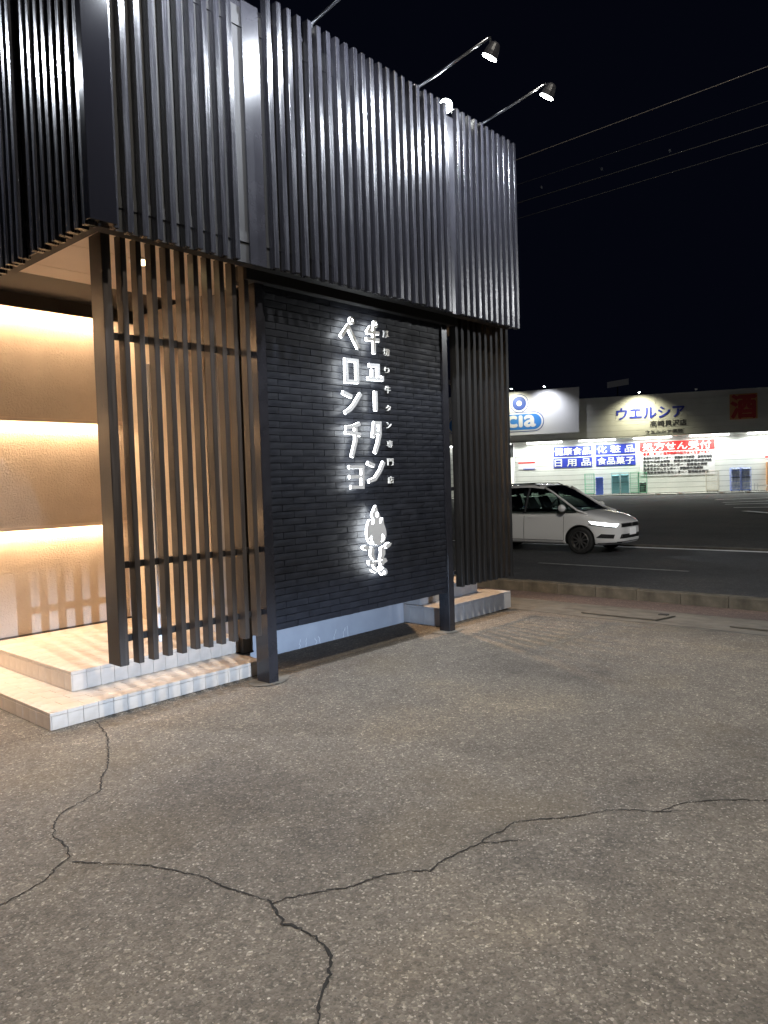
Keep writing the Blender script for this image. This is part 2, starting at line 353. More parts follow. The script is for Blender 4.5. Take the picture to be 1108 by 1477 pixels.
tag(link('loose_grit', gr.mesh('loose_grit', [M['grit1'], M['grit2']])), 'pale and dark chippings scattered over the worn asphalt', 'grit', kind='stuff')

# darker brown ground strip between post line and plinth, footings
struct('dark_ground_strip', MB().add([(3.80, 4.50, .003), (5.88, 4.52, .003), (5.93, 5.06, .003), (3.72, 5.06, .003)], [(0, 1, 2, 3)]), M['darkpatch'])
for nm, x, y, s in (('a', 3.545, 4.42, .17), ('b', 5.80, 4.40, .16)):
    mb = MB(); c = [(x+math.cos(a)*s*random.uniform(.9, 1.35), y+math.sin(a)*s*random.uniform(.7, 1.0)) for a in [2*math.pi*k/9 for k in range(9)]]
    mb.add([(p[0], p[1], .0065) for p in c], [tuple(range(9))]); struct('post_footing', mb, M['concrete'])

# ------------------------------------------------------------------ restaurant building
rb = thing('restaurant_building', 'dark restaurant with a warm lit plaster porch wall under a deep canopy', 'building', (3.75, 5.06, 0))
B0 = rb.location
def bpart(name, mb, m, **k):
    mb.v = [tuple(Vector(p)-B0) for p in mb.v]; return part(name, mb, m, rb, **k)
bpart('plinth', MB().box(3.76, 5.90, 5.05, 5.30, 0, .46), M['plinth'], bevel=.004)
bpart('wall', MB().box(3.78, 5.95, 5.08, 11, .46, 3.10), M['plinth'])
bpart('wall', MB().box(5.95, 6.80, 6.3, 11, 0, 3.10), M['soffit'])
bpart('upper_storey', MB().box(2.20, 6.74, 4.26, 12, 3.16, 4.86), M['backing'])
bpart('roof', MB().box(2.19, 6.75, 4.25, 12.01, 4.86, 4.90), M['board'])
bpart('fascia_frame', MB().box(2.16, 6.78, 4.17, 4.26, 3.05, 4.80).box(2.16, 2.255, 4.26, 11, 3.05, 4.80), M['backing'])
# soffit boards with open joints
for y0, y1 in ((4.27, 4.74), (4.748, 5.30), (5.308, 5.56)):
    bpart('soffit_board', MB().box(2.17, 3.765, y0, y1, 3.10, 3.12), M['soffit'])
bpart('soffit_board', MB().box(3.77, 6.78, 4.27, 6.3, 3.10, 3.12), M['darktrim'])
bpart('recessed_ceiling', MB().box(2.10, 3.77, 5.56, 6.66, 3.42, 3.45).box(2.10, 3.77, 5.560, 5.575, 3.10, 3.42), M['darktrim'])
bpart('pelmet', MB().box(-.7, 3.76, 6.40, 6.425, 3.045, 3.42), M['darktrim'])
# plaster wall in three lifts, each hiding a strip lamp under its lower edge
for i, (z0, z1) in enumerate(((.262, 1.192), (1.192, 2.127), (2.127, 3.08))):
    off = .055*i
    w = bpart('plaster_panel', MB().box(-.7, 3.76, 6.62-off, 6.75, z0+.004, z1), M['plaster'])
bpart('skirting', MB().box(-.7, 3.76, 6.607, 6.62, .252, .268), M['darktrim'])
bpart('porch_side_wall', MB().box(3.70, 3.76, 5.30, 6.58, .25, 3.10), M['plaster'])
for z, y in ((3.082, 6.455), (2.119, 6.520), (1.184, 6.575)):
    s = bpart('led_strip', MB().box(-.6, 3.52, y, y+.012, z-.004, z+.004), M['ledstrip'])  # unseen left run of wall and strips added for warm side light
    ld = bpy.data.lights.new('led_strip_light', 'AREA'); ld.shape = 'RECTANGLE'; ld.size = 4.1; ld.size_y = .03
    ld.energy = 46 if z < 3 else 82; ld.color = (1, .66, .38); lo = link('led_strip_light', ld, rb, Vector((1.46, y, z-.012))-B0)
    lo.rotation_euler = (R(10), 0, 0); ld.spread = R(180)
bpart('led_trim', MB().box(-.7, 3.7, 6.498, 6.509, 2.108, 2.138), M['soffit']); bpart('led_trim', MB().box(-.7, 3.7, 6.553, 6.564, 1.174, 1.204), M['soffit'])
# things on and in front of the porch wall, seen through the screen
pr_ = thing('door_pull', 'tall pale vertical pull bar behind the left slat screen', 'door pull', (3.235, 5.4, .25))
part('bar', MB().tube([(0, 0, .12), (0, 0, 2.25)], .014), M['signwhite'], pr_); part('base', MB().tube([(0, 0, 0), (0, 0, .12)], .03), M['steel'], pr_)
# soffit downlights
def downlight(x, y, z, lb, e, col=(1, .66, .38)):
    t = thing('downlight', lb, 'downlight', (x, y, z))
    part('lens', MB().tube([(0, 0, -.012), (0, 0, -.004)], .072, 20), M['warmglow'], t)
    part('ring', MB().tube([(0, 0, -.010), (0, 0, -.0005)], .084, 20), M['signwhite'], t)
    l = bpy.data.lights.new('downlight_lamp', 'SPOT'); l.energy = e; l.color = col; l.spot_size = R(125); l.spot_blend = .6; l.shadow_soft_size = .04
    link('downlight_lamp', l, t, (0, 0, -.03)); return t
downlight(2.84, 4.76, 3.10, 'round warm downlight in the soffit behind the left slat screen', 18)
downlight(6.50, 5.75, 3.10, 'round warm downlight in the soffit behind the right slat screen', 520)
downlight(2.30, 5.95, 3.42, 'leftmost added warm downlight, unseen in the recessed porch ceiling', 360)  # unseen downlights added to even out the light on the porch wall
downlight(2.85, 5.95, 3.42, 'middle added warm downlight, unseen in the recessed porch ceiling', 270)
downlight(3.40, 5.95, 3.42, 'rightmost added warm downlight, unseen in the recessed porch ceiling', 270)
sn = thing('ceiling_sensor', 'small pale sensor on the porch ceiling beside the canopy slats', 'sensor', (2.55, 6.25, 3.42))
part('housing', MB().tube([(0, 0, -.05), (0, 0, 0)], [.03, .045], 12), M['signwhite'], sn)
dp = thing('porch_post', 'short dark square post at the end of the tiled porch step', 'post', (3.735, 4.96, .1))
part('shaft', box(0, .10, 0, .085, 0, 3.0), M['darktrim'], dp)
part('foot', box(-.004, .104, -.004, .089, 0, .012), M['rubber'], dp)

# ------------------------------------------------------------------ slatted fascia
fa = thing('slatted_fascia', 'tall black vertical slat cladding wrapping the upper storey and its corner', 'cladding', (2.1, 4.1, 3.04))
FO = fa.location
sm = MB().box(0, .042, 0, .06, 0, 1.89).mesh('slat', M['slat'], .0022)
rs = random.Random(5)
def slat(x, y, dz=0):
    o = link('slat', sm, fa, (x-FO.x, y-FO.y, rs.uniform(-.005, .005)+dz)); o.rotation_euler = (rs.uniform(-.0006, .0006), rs.uniform(-.0006, .0006), rs.uniform(-.05, .05)); return o
for k in range(10): slat(2.270+.0985*k, 4.1+rs.uniform(-.003, .003))
for k in range(22): slat(3.500+.0985*k, 4.1+rs.uniform(-.003, .003))
for k in range(11): slat(5.757+.0985*k, 4.1+rs.uniform(-.003, .003))
sm2 = MB().box(0, .075, 0, .040, 0, 1.89).mesh('slat', M['slat'], .0022)
for k in range(58):
    y = 4.100+.0987*k
    if k in (8, 33): continue
    o = link('slat', sm2, fa, (2.1-FO.x+rs.uniform(-.003, .003), y-FO.y, rs.uniform(-.006, .006)-.015)); o.rotation_euler = (rs.uniform(-.0015, .0015), rs.uniform(-.0006, .0006), rs.uniform(-.05, .05))
part('corner_post', box(0, .17, -.055, -.001, .0, 1.90), M['cornerdark'], fa, bevel=.002)
part('cover_board', box(3.32-2.1, 3.465-2.1, .045, .06, .0, 1.80), M['board'], fa, bevel=.002)
part('cover_board', box(5.60+.055-2.1, 5.755-2.1, .03, .045, -.005, 1.80), M['board'], fa, bevel=.002)
part('cover_board', box(.045, .06, 4.868-4.1, 4.985-4.1, 0, 1.80), M['board'], fa, bevel=.002)
part('top_rail', box(.05, 4.7, .062, .075, 1.62, 1.70).box(.05, 4.7, .062, .075, .15, .22), M['backing'], fa)

# ------------------------------------------------------------------ left slat screen
sc = thing('slat_screen', 'tall brown slat screen hanging before the warm lit porch', 'screen', (2.31, 4.33, .385))
part('post', box(0, .062, 0, .15, 0, 2.70), M['screen'], sc, bevel=.003)
scm = MB().box(0, .038, 0, .072, 0, 2.71).mesh('slat', M['screen'], .0022)
for k in range(10):
    o = link('slat', scm, sc, (.128+.1065*k, rs.uniform(-.003, .003), rs.uniform(-.004, .004))); o.rotation_euler.z = rs.uniform(-.03, .03)
for z in (2.072, .615, .142): part('rail', box(.062, 1.19, .076, .106, z-.008, z+.036), M['rail'], sc, bevel=.002)

# posts and black brick wall
bw = thing('brick_wall', 'glossy black brick feature wall held between two square posts', 'brick wall', (3.5, 4.35, 0))
WO = bw.location
def wpart(name, mb, m, **k):
    mb.v = [tuple(Vector(p)-WO) for p in mb.v]; return part(name, mb, m, bw, **k)
wpart('post', MB().box(3.504, 3.592, 4.345, 4.495, 0, 2.985), M['board'], bevel=.003)
wpart('post', MB().box(5.765, 5.855, 4.350, 4.475, 0, 2.985), M['board'], bevel=.003)
wpart('head_beam', MB().box(3.40, 5.95, 4.30, 4.50, 2.985, 3.098), M['backing'], bevel=.003)
wpart('mortar_backing', MB().box(3.594, 5.763, 4.388, 4.50, .384, 2.984), M['mortar'])
PIT_Z, PIT_X = .0532, .232
def brick_mesh(w, seed):
    r = random.Random(seed); nx, nz = 5, 3; h = .0480; mb = MB(); fr = []
    for j in range(nz):
        for i in range(nx):
            e = (i in (0, nx-1)) or (j in (0, nz-1))
            fr.append((w*i/(nx-1), -.0 + (r.uniform(.0002, .0010) if e else -r.uniform(.0003, .0011)), h*j/(nz-1)+(r.uniform(-.0008, .0008) if e else 0)))
    mb.v = fr[:]; mb.v += [(p[0], .016, p[2]) for p in fr]; K = nx*nz
    for j in range(nz-1):
        for i in range(nx-1): a = j*nx+i; mb.f.append([a, a+1, a+nx+1, a+nx]); mb.mi.append(0)
    bd = [i for i in range(nx)]+[nx-1+nx*j for j in range(1, nz)]+[K-1-i for i in range(1, nx)]+[nx*j for j in range(nz-2, 0, -1)]
    for a, b in zip(bd, bd[1:]+bd[:1]): mb.f.append([a, b, b+K, a+K]); mb.mi.append(0)
    return mb
BM = [brick_mesh(PIT_X-.0035, i).mesh('brick', M['brick']) for i in range(6)]
cnt = 0; rest = MB(); rbk = random.Random(9); items = []
for j in range(49):
    z = .387+j*PIT_Z; x = 3.596-(PIT_X/2 if j % 2 else 0)
    while x < 5.762:
        x0, x1 = max(x, 3.596), min(x+PIT_X-.0035, 5.762)
        if x1-x0 > .02: items.append((x0, x1, z, rbk.uniform(-.0018, .0012), rbk.randrange(6)))
        x += PIT_X
items.sort(key=lambda t: (Vector((t[0], 4.37, t[2]))-cam.location).length)
for x0, x1, z, dy, s in items:
    if cnt < 300:
        o = link('brick', BM[s], bw, (x0-WO.x, 4.366+dy-WO.y, z-WO.z)); o.scale.x = (x1-x0)/(PIT_X-.0035); o.rotation_euler = (rbk.uniform(-.005, .005), rbk.uniform(-.003, .003), rbk.uniform(-.002, .002)); cnt += 1
    else:
        b = brick_mesh(x1-x0, s+10); tl = rbk.uniform(-.007, .007)
        rest.add([(p[0]+x0-WO.x, p[1]+4.366+dy-WO.y+p[2]*tl, p[2]+z-WO.z) for p in b.v], b.f)
o = part('brick', rest, M['brick'], bw); o['kind'] = 'stuff'

# ------------------------------------------------------------------ illuminated letters
GL = {
'sign_column_left': ('backlit katakana sign reading ペロンチョ, left column on black brick', {
 'pe': [[(4.341, 2.69), (4.42, 2.779), (4.538, 2.616)]],
 'ro': None,
 'n': [[(4.342, 2.232), (4.434, 2.206)], [(4.543, 2.231), (4.50, 2.18), (4.464, 2.139), (4.42, 2.10), (4.362, 2.071)]],
 'chi': [[(4.518, 1.982), (4.453, 1.96), (4.366, 1.947)], [(4.359, 1.907), (4.45, 1.906), (4.523, 1.891)], [(4.473, 1.971), (4.472, 1.842), (4.421, 1.71)]],
 'yo': [[(4.388, 1.622), (4.54, 1.621), (4.535, 1.453), (4.400, 1.456)], [(4.388, 1.540), (4.536, 1.542)]]}),
'sign_column_right': ('backlit katakana sign reading ギュータン, right column on black brick', {
 'gyu': [[(4.698, 2.809), (4.66, 2.763)], [(4.655, 2.762), (4.794, 2.768)], [(4.647, 2.703), (4.795, 2.709)], [(4.736, 2.814), (4.733, 2.593)]],
 'yu': [[(4.672, 2.486), (4.775, 2.490), (4.775, 2.382)], [(4.650, 2.372), (4.825, 2.376), (4.826, 2.40)], [(4.706, 2.448), (4.702, 2.379)]],
 'bar': [[(4.734, 2.265), (4.732, 2.108)]],
 'ta': [[(4.712, 2.0), (4.688, 1.880)], [(4.706, 1.996), (4.775, 1.998), (4.771, 1.904), (4.745, 1.82), (4.708, 1.745)], [(4.70, 1.915), (4.768, 1.916)]],
 'n': [[(4.612, 1.655), (4.682, 1.634)], [(4.808, 1.658), (4.763, 1.588), (4.692, 1.519), (4.62, 1.50)]]})}
def ribbon(pl, w):
    P = [Vector(p) for p in pl]; Lf, Rt = [], []
    for i, p in enumerate(P):
        a = (P[i]-P[i-1]).normalized() if i else (P[1]-P[0]).normalized(); b = (P[i+1]-P[i]).normalized() if i < len(P)-1 else a
        t = (a+b).normalized(); n = Vector((-t.y, t.x)); k = w/2/max(.5, n.dot(Vector((-a.y, a.x))))
        e = t*(w/2 if i == len(P)-1 else -w/2 if i == 0 else 0)
        Lf.append(p+n*k+e*.4); Rt.append(p-n*k+e*.4)
    return Lf, Rt
def glyph(strokes, w, y0, y1):
    mb = MB()
    for st_i, pl in enumerate(strokes):
        dy = .0006*st_i; Lf, Rt = ribbon(pl, w); n = len(pl)
        vs = [(p.x, y, p.y) for y in (y0+dy, y1-dy) for pp in (Lf, Rt) for p in pp]
        fs = []
        for i in range(n-1):
            fs += [(i, i+1, n+i+1, n+i), (2*n+i, 3*n+i, 3*n+i+1, 2*n+i+1), (i, 2*n+i, 2*n+i+1, i+1), (n+i, n+i+1, 3*n+i+1, 3*n+i)]
        fs += [(0, n, 3*n, 2*n), (n-1, 3*n-1, 4*n-1, 2*n-1)]
        mb.add(vs, fs)
    return mb
def ring(cx_, cz, r1, r2, y0, y1, n=20):
    mb = MB()
    for y in (y0, y1):
        for r in (r1, r2): mb.v += [(cx_+math.cos(2*math.pi*k/n)*r, y, cz+math.sin(2*math.pi*k/n)*r) for k in range(n)]
    for k in range(n):
        q = (k+1) % n
        for f in ((k, q, n+q, n+k), (2*n+k, 3*n+k, 3*n+q, 2*n+q), (k, 2*n+k, 2*n+q, q), (n+k, n+q, 3*n+q, 3*n+k)): mb.f.append(list(f)); mb.mi.append(0)
    return mb
for nm, (lb, gl) in GL.items():
    first = list(gl.values())[0][0][0]
    t = thing(nm.rsplit('_', 2)[0] + '_lettering', lb, 'sign', (4.45 if 'left' in nm else 4.73, 4.37, 1.4))
    def gp(name, mb, m, par):
        mb.v = [tuple(Vector(p)-t.location) for p in mb.v]; return part(name, mb, m, par)
    for g, sts in gl.items():
        if sts is None:
            ro_ = [[(4.372, 2.518), (4.529, 2.520), (4.526, 2.318), (4.369, 2.312)], [(4.400, 2.490), (4.401, 2.342), (4.498, 2.345), (4.500, 2.491)]]
            f = link('letter', fill_curve(ro_, .008, M['letterface'], 'letter', lambda c: Vector((c.x, 4.290+c.z, c.y))-t.location), t)
            link('backlight', fill_curve(ro_, .016, M['letterglow'], 'backlight', lambda c: Vector((c.x, 4.304+c.z, c.y))-t.location), f); continue
        f = gp('letter', glyph(sts, .029, 4.286, 4.294), M['letterface'], t)
        gp('backlight', glyph(sts, .0285, 4.2955, 4.312), M['letterglow'], f)
    for (cx_, cz) in (((4.471, 2.833),) if 'left' in nm else ((4.760, 2.842),)):
        f = gp('letter', ring(cx_, cz, .012, .031, 4.286, 4.294), M['letterface'], t); gp('backlight', ring(cx_, cz, .013, .030, 4.295, 4.312), M['letterglow'], f)
em = thing('bull_head_emblem', 'backlit grey emblem of a bull head with a flame on top, low on the brick', 'emblem', (4.68, 4.37, .65))
EMB = {
'flame': [[(4.69, 1.292), (4.700, 1.26), (4.706, 1.24), (4.72, 1.215), (4.736, 1.193), (4.726, 1.17), (4.719, 1.154), (4.724, 1.140), (4.733, 1.136), (4.745, 1.14), (4.752, 1.152), (4.755, 1.168), (4.76, 1.177), (4.777, 1.179), (4.775, 1.15), (4.779, 1.127), (4.797, 1.09), (4.806, 1.057), (4.805, 1.03), (4.796, 1.0), (4.785, .98), (4.767, .965), (4.733, .954), (4.699, .95), (4.649, .958), (4.62, .965), (4.596, .977), (4.58, 1.0), (4.57, 1.029), (4.566, 1.06), (4.571, 1.096), (4.58, 1.13), (4.588, 1.145), (4.593, 1.16), (4.601, 1.167), (4.617, 1.176), (4.618, 1.15), (4.624, 1.137), (4.635, 1.131), (4.648, 1.133), (4.655, 1.141), (4.658, 1.16), (4.655, 1.181), (4.643, 1.195), (4.638, 1.21), (4.642, 1.23), (4.654, 1.243), (4.672, 1.273)],
  [(4.7, 1.237), (4.72, 1.222), (4.71, 1.197), (4.693, 1.187), (4.673, 1.202), (4.678, 1.224)],
  [(4.624, 1.047), (4.62, 1.014), (4.634, .988), (4.649, .969), (4.625, .971), (4.601, .993), (4.596, 1.022)],
  [(4.754, 1.049), (4.779, 1.024), (4.782, 1.001), (4.755, .974), (4.734, .974), (4.745, 1.004)]],
'ear': [[(4.501, .943), (4.52, .955), (4.546, .96), (4.57, .953), (4.59, .943), (4.61, .928), (4.58, .92), (4.556, .917), (4.52, .927)]],
'ear ': [[(4.785, .925), (4.81, .953), (4.849, .96), (4.872, .951), (4.856, .929), (4.812, .909)]],
'cheek': [[(4.619, .945), (4.632, .940), (4.647, .916), (4.640, .89), (4.64, .866), (4.655, .827), (4.634, .829), (4.603, .869), (4.605, .90)]],
'cheek ': [[(4.731, .92), (4.774, .936), (4.785, .897), (4.784, .863), (4.747, .819), (4.717, .822), (4.734, .862), (4.738, .89)]],
'muzzle': [[(4.572, .822), (4.593, .825), (4.625, .813), (4.67, .811), (4.717, .810), (4.743, .816), (4.761, .834), (4.791, .829), (4.808, .8), (4.767, .782), (4.74, .759), (4.701, .734), (4.68, .735), (4.655, .745), (4.636, .775), (4.632, .79), (4.583, .79)],
  [(4.666, .795), (4.725, .792), (4.728, .766), (4.697, .743), (4.668, .755), (4.658, .779)]],
'mouth': [[(4.605, .745), (4.638, .733), (4.688, .724), (4.73, .731), (4.761, .751), (4.799, .729), (4.803, .694), (4.779, .677), (4.745, .682), (4.712, .709), (4.662, .713), (4.617, .729)],
  [(4.738, .71), (4.768, .721), (4.782, .705), (4.767, .69), (4.741, .695)]]}
for k, lp in EMB.items():
    me = fill_curve(lp, .008, M['letterface'], k.strip(), lambda c: Vector((c.x, 4.290+c.z, c.y))-em.location); f = link(k.strip(), me, em)
    me = fill_curve(lp, .018, M['letterglow'], 'backlight', lambda c: Vector((c.x, 4.305+c.z, c.y))-em.location); link('backlight', me, f)
bpts = [(4.72, .88)]
sl = thing('small_lettering', 'column of small white characters reading 厚切り牛タン専門店 on the black brick', 'sign', (4.963, 4.36, 1.46))
for ch, (x, z) in zip('厚切り牛タン専門店', [(4.958, 2.79), (4.96, 2.634), (4.962, 2.476), (4.963, 2.306), (4.964, 2.142), (4.966, 1.99), (4.968, 1.825), (4.969, 1.666), (4.966, 1.506)]):
    w = .072 if ch in '厚切専門店牛' else .058; h = .062 if ch in '厚切専門店牛' else .050
    lettering('letter', ch, M['smallletter'], sl, Vector((x-w/2, 4.355, z-h/2))-sl.location, (1, 0, 0), (0, 0, 1), w, h, .008, .004)
ve = MB(); rv = random.Random(2)
for x0 in (4.42, 4.50, 4.62, 4.68, 4.86, 4.98, 5.05):
    p = [Vector((x0, 5.044, .005))]
    for i in range(4): p.append(p[-1]+Vector((rv.uniform(-.02, .02), 0, rv.uniform(.01, .03))))
    ve.tube(p, .0018, 4)
tag(link('dead_vine_stems', ve.mesh('dead_vine_stems', M['signwhite'])), 'thin pale dead stems clinging to the grey plinth', 'stems', kind='stuff')

# ------------------------------------------------------------------ tiled steps
def tiled_step(label, x0, x1, y0, y1, z0, z1, tm, hole=None, px=.1035, left_px=.104, cap=.022, top_x=.207, top_y=.1035, limit=300):
    t = thing('tiled_step', label, 'step', (x0, y0, z0)); g = .0022
    part('core', box(0, x1-x0, 0, y1-y0, 0, z1-z0-.008).box(-.0, .0001, 0, .0001, 0, .001), M['grout'], t)
    cache = {}; rr = random.Random(int(x0*100)); L_ = []
    def tile(kind, ox, oy, oz, sx, sy, sz):
        key = (kind, round(sx, 3), round(sy, 3), round(sz, 3), rr.random() < .3)
        if key not in cache: cache[key] = MB().box(0, sx, 0, sy, 0, sz).mesh('tile', tm[1] if key[4] else tm[0], .0012)
        L_.append((cache[key], (ox, oy, oz)))
    W, D, H = x1-x0, y1-y0, z1-z0; th = .008
    n = int(W/px); 
    for i in range(n+1):
        a, b = i*px, min((i+1)*px, W)
        if b-a > .02:
            tile('f', a+g/2, -th+rr.uniform(-.0006, .0006), g, b-a-g, th, H-cap-g*2)
            tile('c', a+g/2, -th+rr.uniform(-.0004, .0004), H-cap, b-a-g, th+.03, cap)
    m_ = int(D/left_px)
    for i in range(m_+1):
        a, b = -.008+i*left_px, min(-.008+(i+1)*left_px, D)
        if b-a > .02:
            tile('l', -th+rr.uniform(-.0006, .0006), a+g/2, g, th, b-a-g, H-cap-g*2); tile('lc', -th+rr.uniform(-.0004, .0004), a+g/2, H-cap, th+.03, b-a-g, cap)
    nx, ny = int((W-.03)/top_x)+1, int((D-.025)/top_y)+1
    for j in range(ny):
        oy = .0255+j*top_y; sh = 0
        for i in range(-1, nx):
            a = max(.026, .026+i*top_x+(j % 2)*top_x/2); b = min(.026+(i+1)*top_x+(j % 2)*top_x/2, W); c = min(oy+top_y, D)
            if b-a < .015 or c-oy < .015: continue
            if hole and (x0+(a+b)/2 > hole[0] and y0+(oy+c)/2 > hole[1]): continue
            tile('t', a+g/2, oy+g/2, H-th+rr.uniform(-.0006, .0006), b-a-g, c-oy-g, th)
    for me, l in L_[:limit]: link('tile', me, t, l)
    if len(L_) > limit:
        mb = MB()
        for me, l in L_[limit:]:
            mb.add([v.co+Vector(l) for v in me.vertices], [tuple(p.vertices) for p in me.polygons])
        o = part('tile', mb, tm[0], t); o['kind'] = 'stuff'
    return t
TM = (M['tile'], M['tile2'])
tiled_step('low beige tiled step at the foot of the porch, nearest the car park', 2.0, 3.69, 4.65, 6.9, 0, .112, TM, hole=(2.36, 5.06))
tiled_step('upper beige tiled porch floor behind the slat screen', 2.315, 3.735, 5.02, 6.62, .112, .252, TM)
tiled_step('grey tiled step below the right slat screen by the road', 5.93, 7.26, 4.60, 6.0, 0, .19, (M['tilegrey'], M['tilegrey']), hole=(5.0, 4.9), px=.2, left_px=.2)
tiled_step('short upper grey step behind the right slat screen', 5.96, 7.0, 4.88, 6.3, .19, .35, (M['tilegrey'], M['tilegrey']), px=.2, left_px=.2)

# ------------------------------------------------------------------ right slat screen
s2 = thing('slat_screen', 'black slat screen right of the brick wall, standing over the grey step', 'screen', (5.92, 4.30, .43))
scm2 = MB().box(0, .046, 0, .075, 0, 2.66).mesh('slat', M['lattice'], .0022)
for k in range(10):
    o = link('slat', scm2, s2, (.0+.1*k, rs.uniform(-.003, .003), rs.uniform(-.004, .004))); o.rotation_euler.z = rs.uniform(-.03, .03)
for z in (2.0, .95, .12): part('rail', box(-.03, .96, .078, .108, z, z+.038), M['slat'], s2, bevel=.002)

# ------------------------------------------------------------------ floodlights on arms
def floodlight(base, tip, head, aim, label, e, size=160, visible_arm=True):
    t = thing('arm_floodlight', label, 'floodlight', base, group='floodlights above the slatted fascia')
    b = Vector(base); q = lambda p: Vector(p)-b
    part('arm', MB().tube([(0, 0, 0), q(tip)], .012, 8), M['steel'], t, smooth=True)
    part('bracket', MB().box(-.03, .03, -.01, .03, -.05, .03), M['steel'], t, bevel=.003)
    h = Vector(head); d = (Vector(aim)-h).normalized()
    part('yoke', MB().tube([q(tip), q(tip)+Vector((.02, 0, .02)), q(h-d*.03)], .009, 6), M['steel'], t)
    body = part('lamp_head', MB().tube([q(h-d*.10), q(h-d*.085), q(h-d*.03), q(h+d*.012), q(h+d*.014)], [.02, .042, .058, .064, .058], 16), M['blacksteel'], t)
    part('lens', MB().tube([q(h+d*.016), q(h+d*.022)], .062, 16), M['lampglow'], body)
    l = bpy.data.lights.new('flood_lamp', 'SPOT'); l.energy = e; l.color = (.84, .90, 1.0); l.spot_size = R(size); l.spot_blend = .5; l.shadow_soft_size = .045
    o = link('flood_lamp', l, t, q(h+d*.03)); o.rotation_euler = d.to_track_quat('-Z', 'Y').to_euler()
FE = 430
floodlight((5.25, 4.17, 4.945), (5.25, 3.40, 5.065), (5.25, 3.385, 4.925), (5.15, 4.3, 3.5), 'middle of the three lit arm floodlights over the main slatted front', FE)
floodlight((6.20, 4.17, 4.93), (6.20, 3.43, 5.055), (6.20, 3.40, 4.955), (6.10, 4.3, 3.5), 'rightmost lit arm floodlight over the slatted front, nearest the road', FE)
floodlight((3.985, 4.17, 4.95), (3.985, 3.40, 5.085), (3.985, 3.385, 4.955), (3.90, 4.3, 3.5), 'arm floodlight cut by the top edge above the brick wall', FE)
floodlight((2.72, 4.17, 4.95), (2.72, 3.40, 5.085), (2.72, 3.385, 4.955), (2.70, 4.3, 3.6), 'arm floodlight above the slats next to the building corner', FE)
floodlight((2.17, 5.90, 4.95), (1.42, 5.90, 5.08), (1.40, 5.90, 4.92), (2.3, 5.6, 3.5), 'arm floodlight on the left return of the slatted fascia', 600)
floodlight((5.85, 4.34, 4.90), (5.85, 4.33, 5.03), (5.85, 4.29, 5.045), (5.0, 3.3, 4.7), 'bare bright floodlight standing just behind the slat tops', 60, 150)

# ------------------------------------------------------------------ car park pole light (behind the photographer)
pl_ = thing('lamp_pole', 'tall car park lamp pole standing behind the photographer', 'lamp pole', (1.35, -2.1, 0))
part('pole', MB().tube([(0, 0, 0), (0, 0, 3), (0, 0, 10.4)], [.08, .07, .05], 12), M['steel'], pl_, smooth=True)
part('lamp_head', box(-.22, .22, -.10, .14, 10.4, 10.48), M['blacksteel'], pl_, bevel=.01)
part('lens', box(-.18, .18, -.07, .11, 10.388, 10.396), M['lampglow'], pl_)
l = bpy.data.lights.new('pole_lamp', 'SPOT'); l.energy = 4600; l.color = (1.0, .93, .81); l.spot_size = R(150); l.spot_blend = .8; l.shadow_soft_size = .05
o = link('pole_lamp', l, pl_, (0, .1, 10.36)); o.rotation_euler = Vector((.35, .6, -1)).to_track_quat('-Z', 'Y').to_euler()

# added visored lamp in place of an unseen car headlight (lights the steps, cut off at knee height)
gl_ = thing('headlight_stand_in', 'added low visored lamp standing in for an unseen car headlight', 'floodlight', (1.62, -.55, 0))
part('stake', MB().tube([(0, 0, 0), (0, 0, .66)], .02, 8), M['steel'], gl_)
part('housing', box(-.09, .09, -.14, -.03, .64, .80), M['blacksteel'], gl_, bevel=.005)
part('lens', box(-.05, .05, -.029, -.026, .68, .76), M['lampglow'], gl_)
part('visor', box(-.14, .14, .05, .053, .7187, .84), M['blacksteel'], gl_)  # visors added to slice the beam into a low band
part('lower_visor', box(-.14, .14, .05, .053, .60, .7112), M['blacksteel'], gl_); part('visor_cheek', box(-.14, -.137, -.03, .05, .60, .84), M['blacksteel'], gl_); part('visor_cheek', box(.137, .14, -.03, .05, .60, .84), M['blacksteel'], gl_)
l = bpy.data.lights.new('stand_in_headlamp', 'SPOT'); l.energy = 2100; l.color = (.56, .73, 1.0); l.spot_size = R(80); l.spot_blend = .9; l.shadow_soft_size = .0025
o = link('stand_in_headlamp', l, gl_, (0, 0, .72)); o.rotation_euler = Vector((.22, 1, -.01)).to_track_quat('-Z', 'Z').to_euler()

# ------------------------------------------------------------------ drugstore across the road
SA = Vector((56.485, 27.979, 0)); SR = math.atan2(-.9168, .3993)
def SW(s, off, z):   # facade coordinates to world: along, out towards the road, up
    return Vector((SA.x+.3993*s-.9168*off, SA.y-.9168*s-.3993*off, z))
sb = thing('drugstore', 'white panelled drugstore across the road, lit by tube lamps under its eave', 'shop', SW(0, 0, -.25), rz=SR)
def sp(name, s0, s1, o0, o1, z0, z1, m, par=sb, bevel=0):
    mb = MB().box(s0, s1, -o1, -o0, z0+.25, z1+.25); return part(name, mb, m, par, bevel=bevel)
sp('wall_core', -34, 34, -22, -.03, -.25, 7.4, M['backing'])
for k in range(11):
    z = -.16+k*.405; sp('wall_panel', -6.0, 34, -.03, .0, z+.018, z+.405, M['cladding'])
    sp('wall_panel', -34, -9.2, -.03, .0, z+.018, z+.405, M['cladding'])
sp('eave', -34, 34, -.03, .78, 4.30, 4.38, M['claddark'])
for k in range(7):
    z = 4.40+k*.449; sp('fascia_panel', -34, 5.2, -.03, .80, z+.012, z+.449, M['claddark']); sp('fascia_panel', 5.22, 34, -.03, .80, z+.012, z+.449, M['claddark'])
sp('parapet_cap', -34, 34, -.06, .84, 7.545, 7.60, M['claddark'])
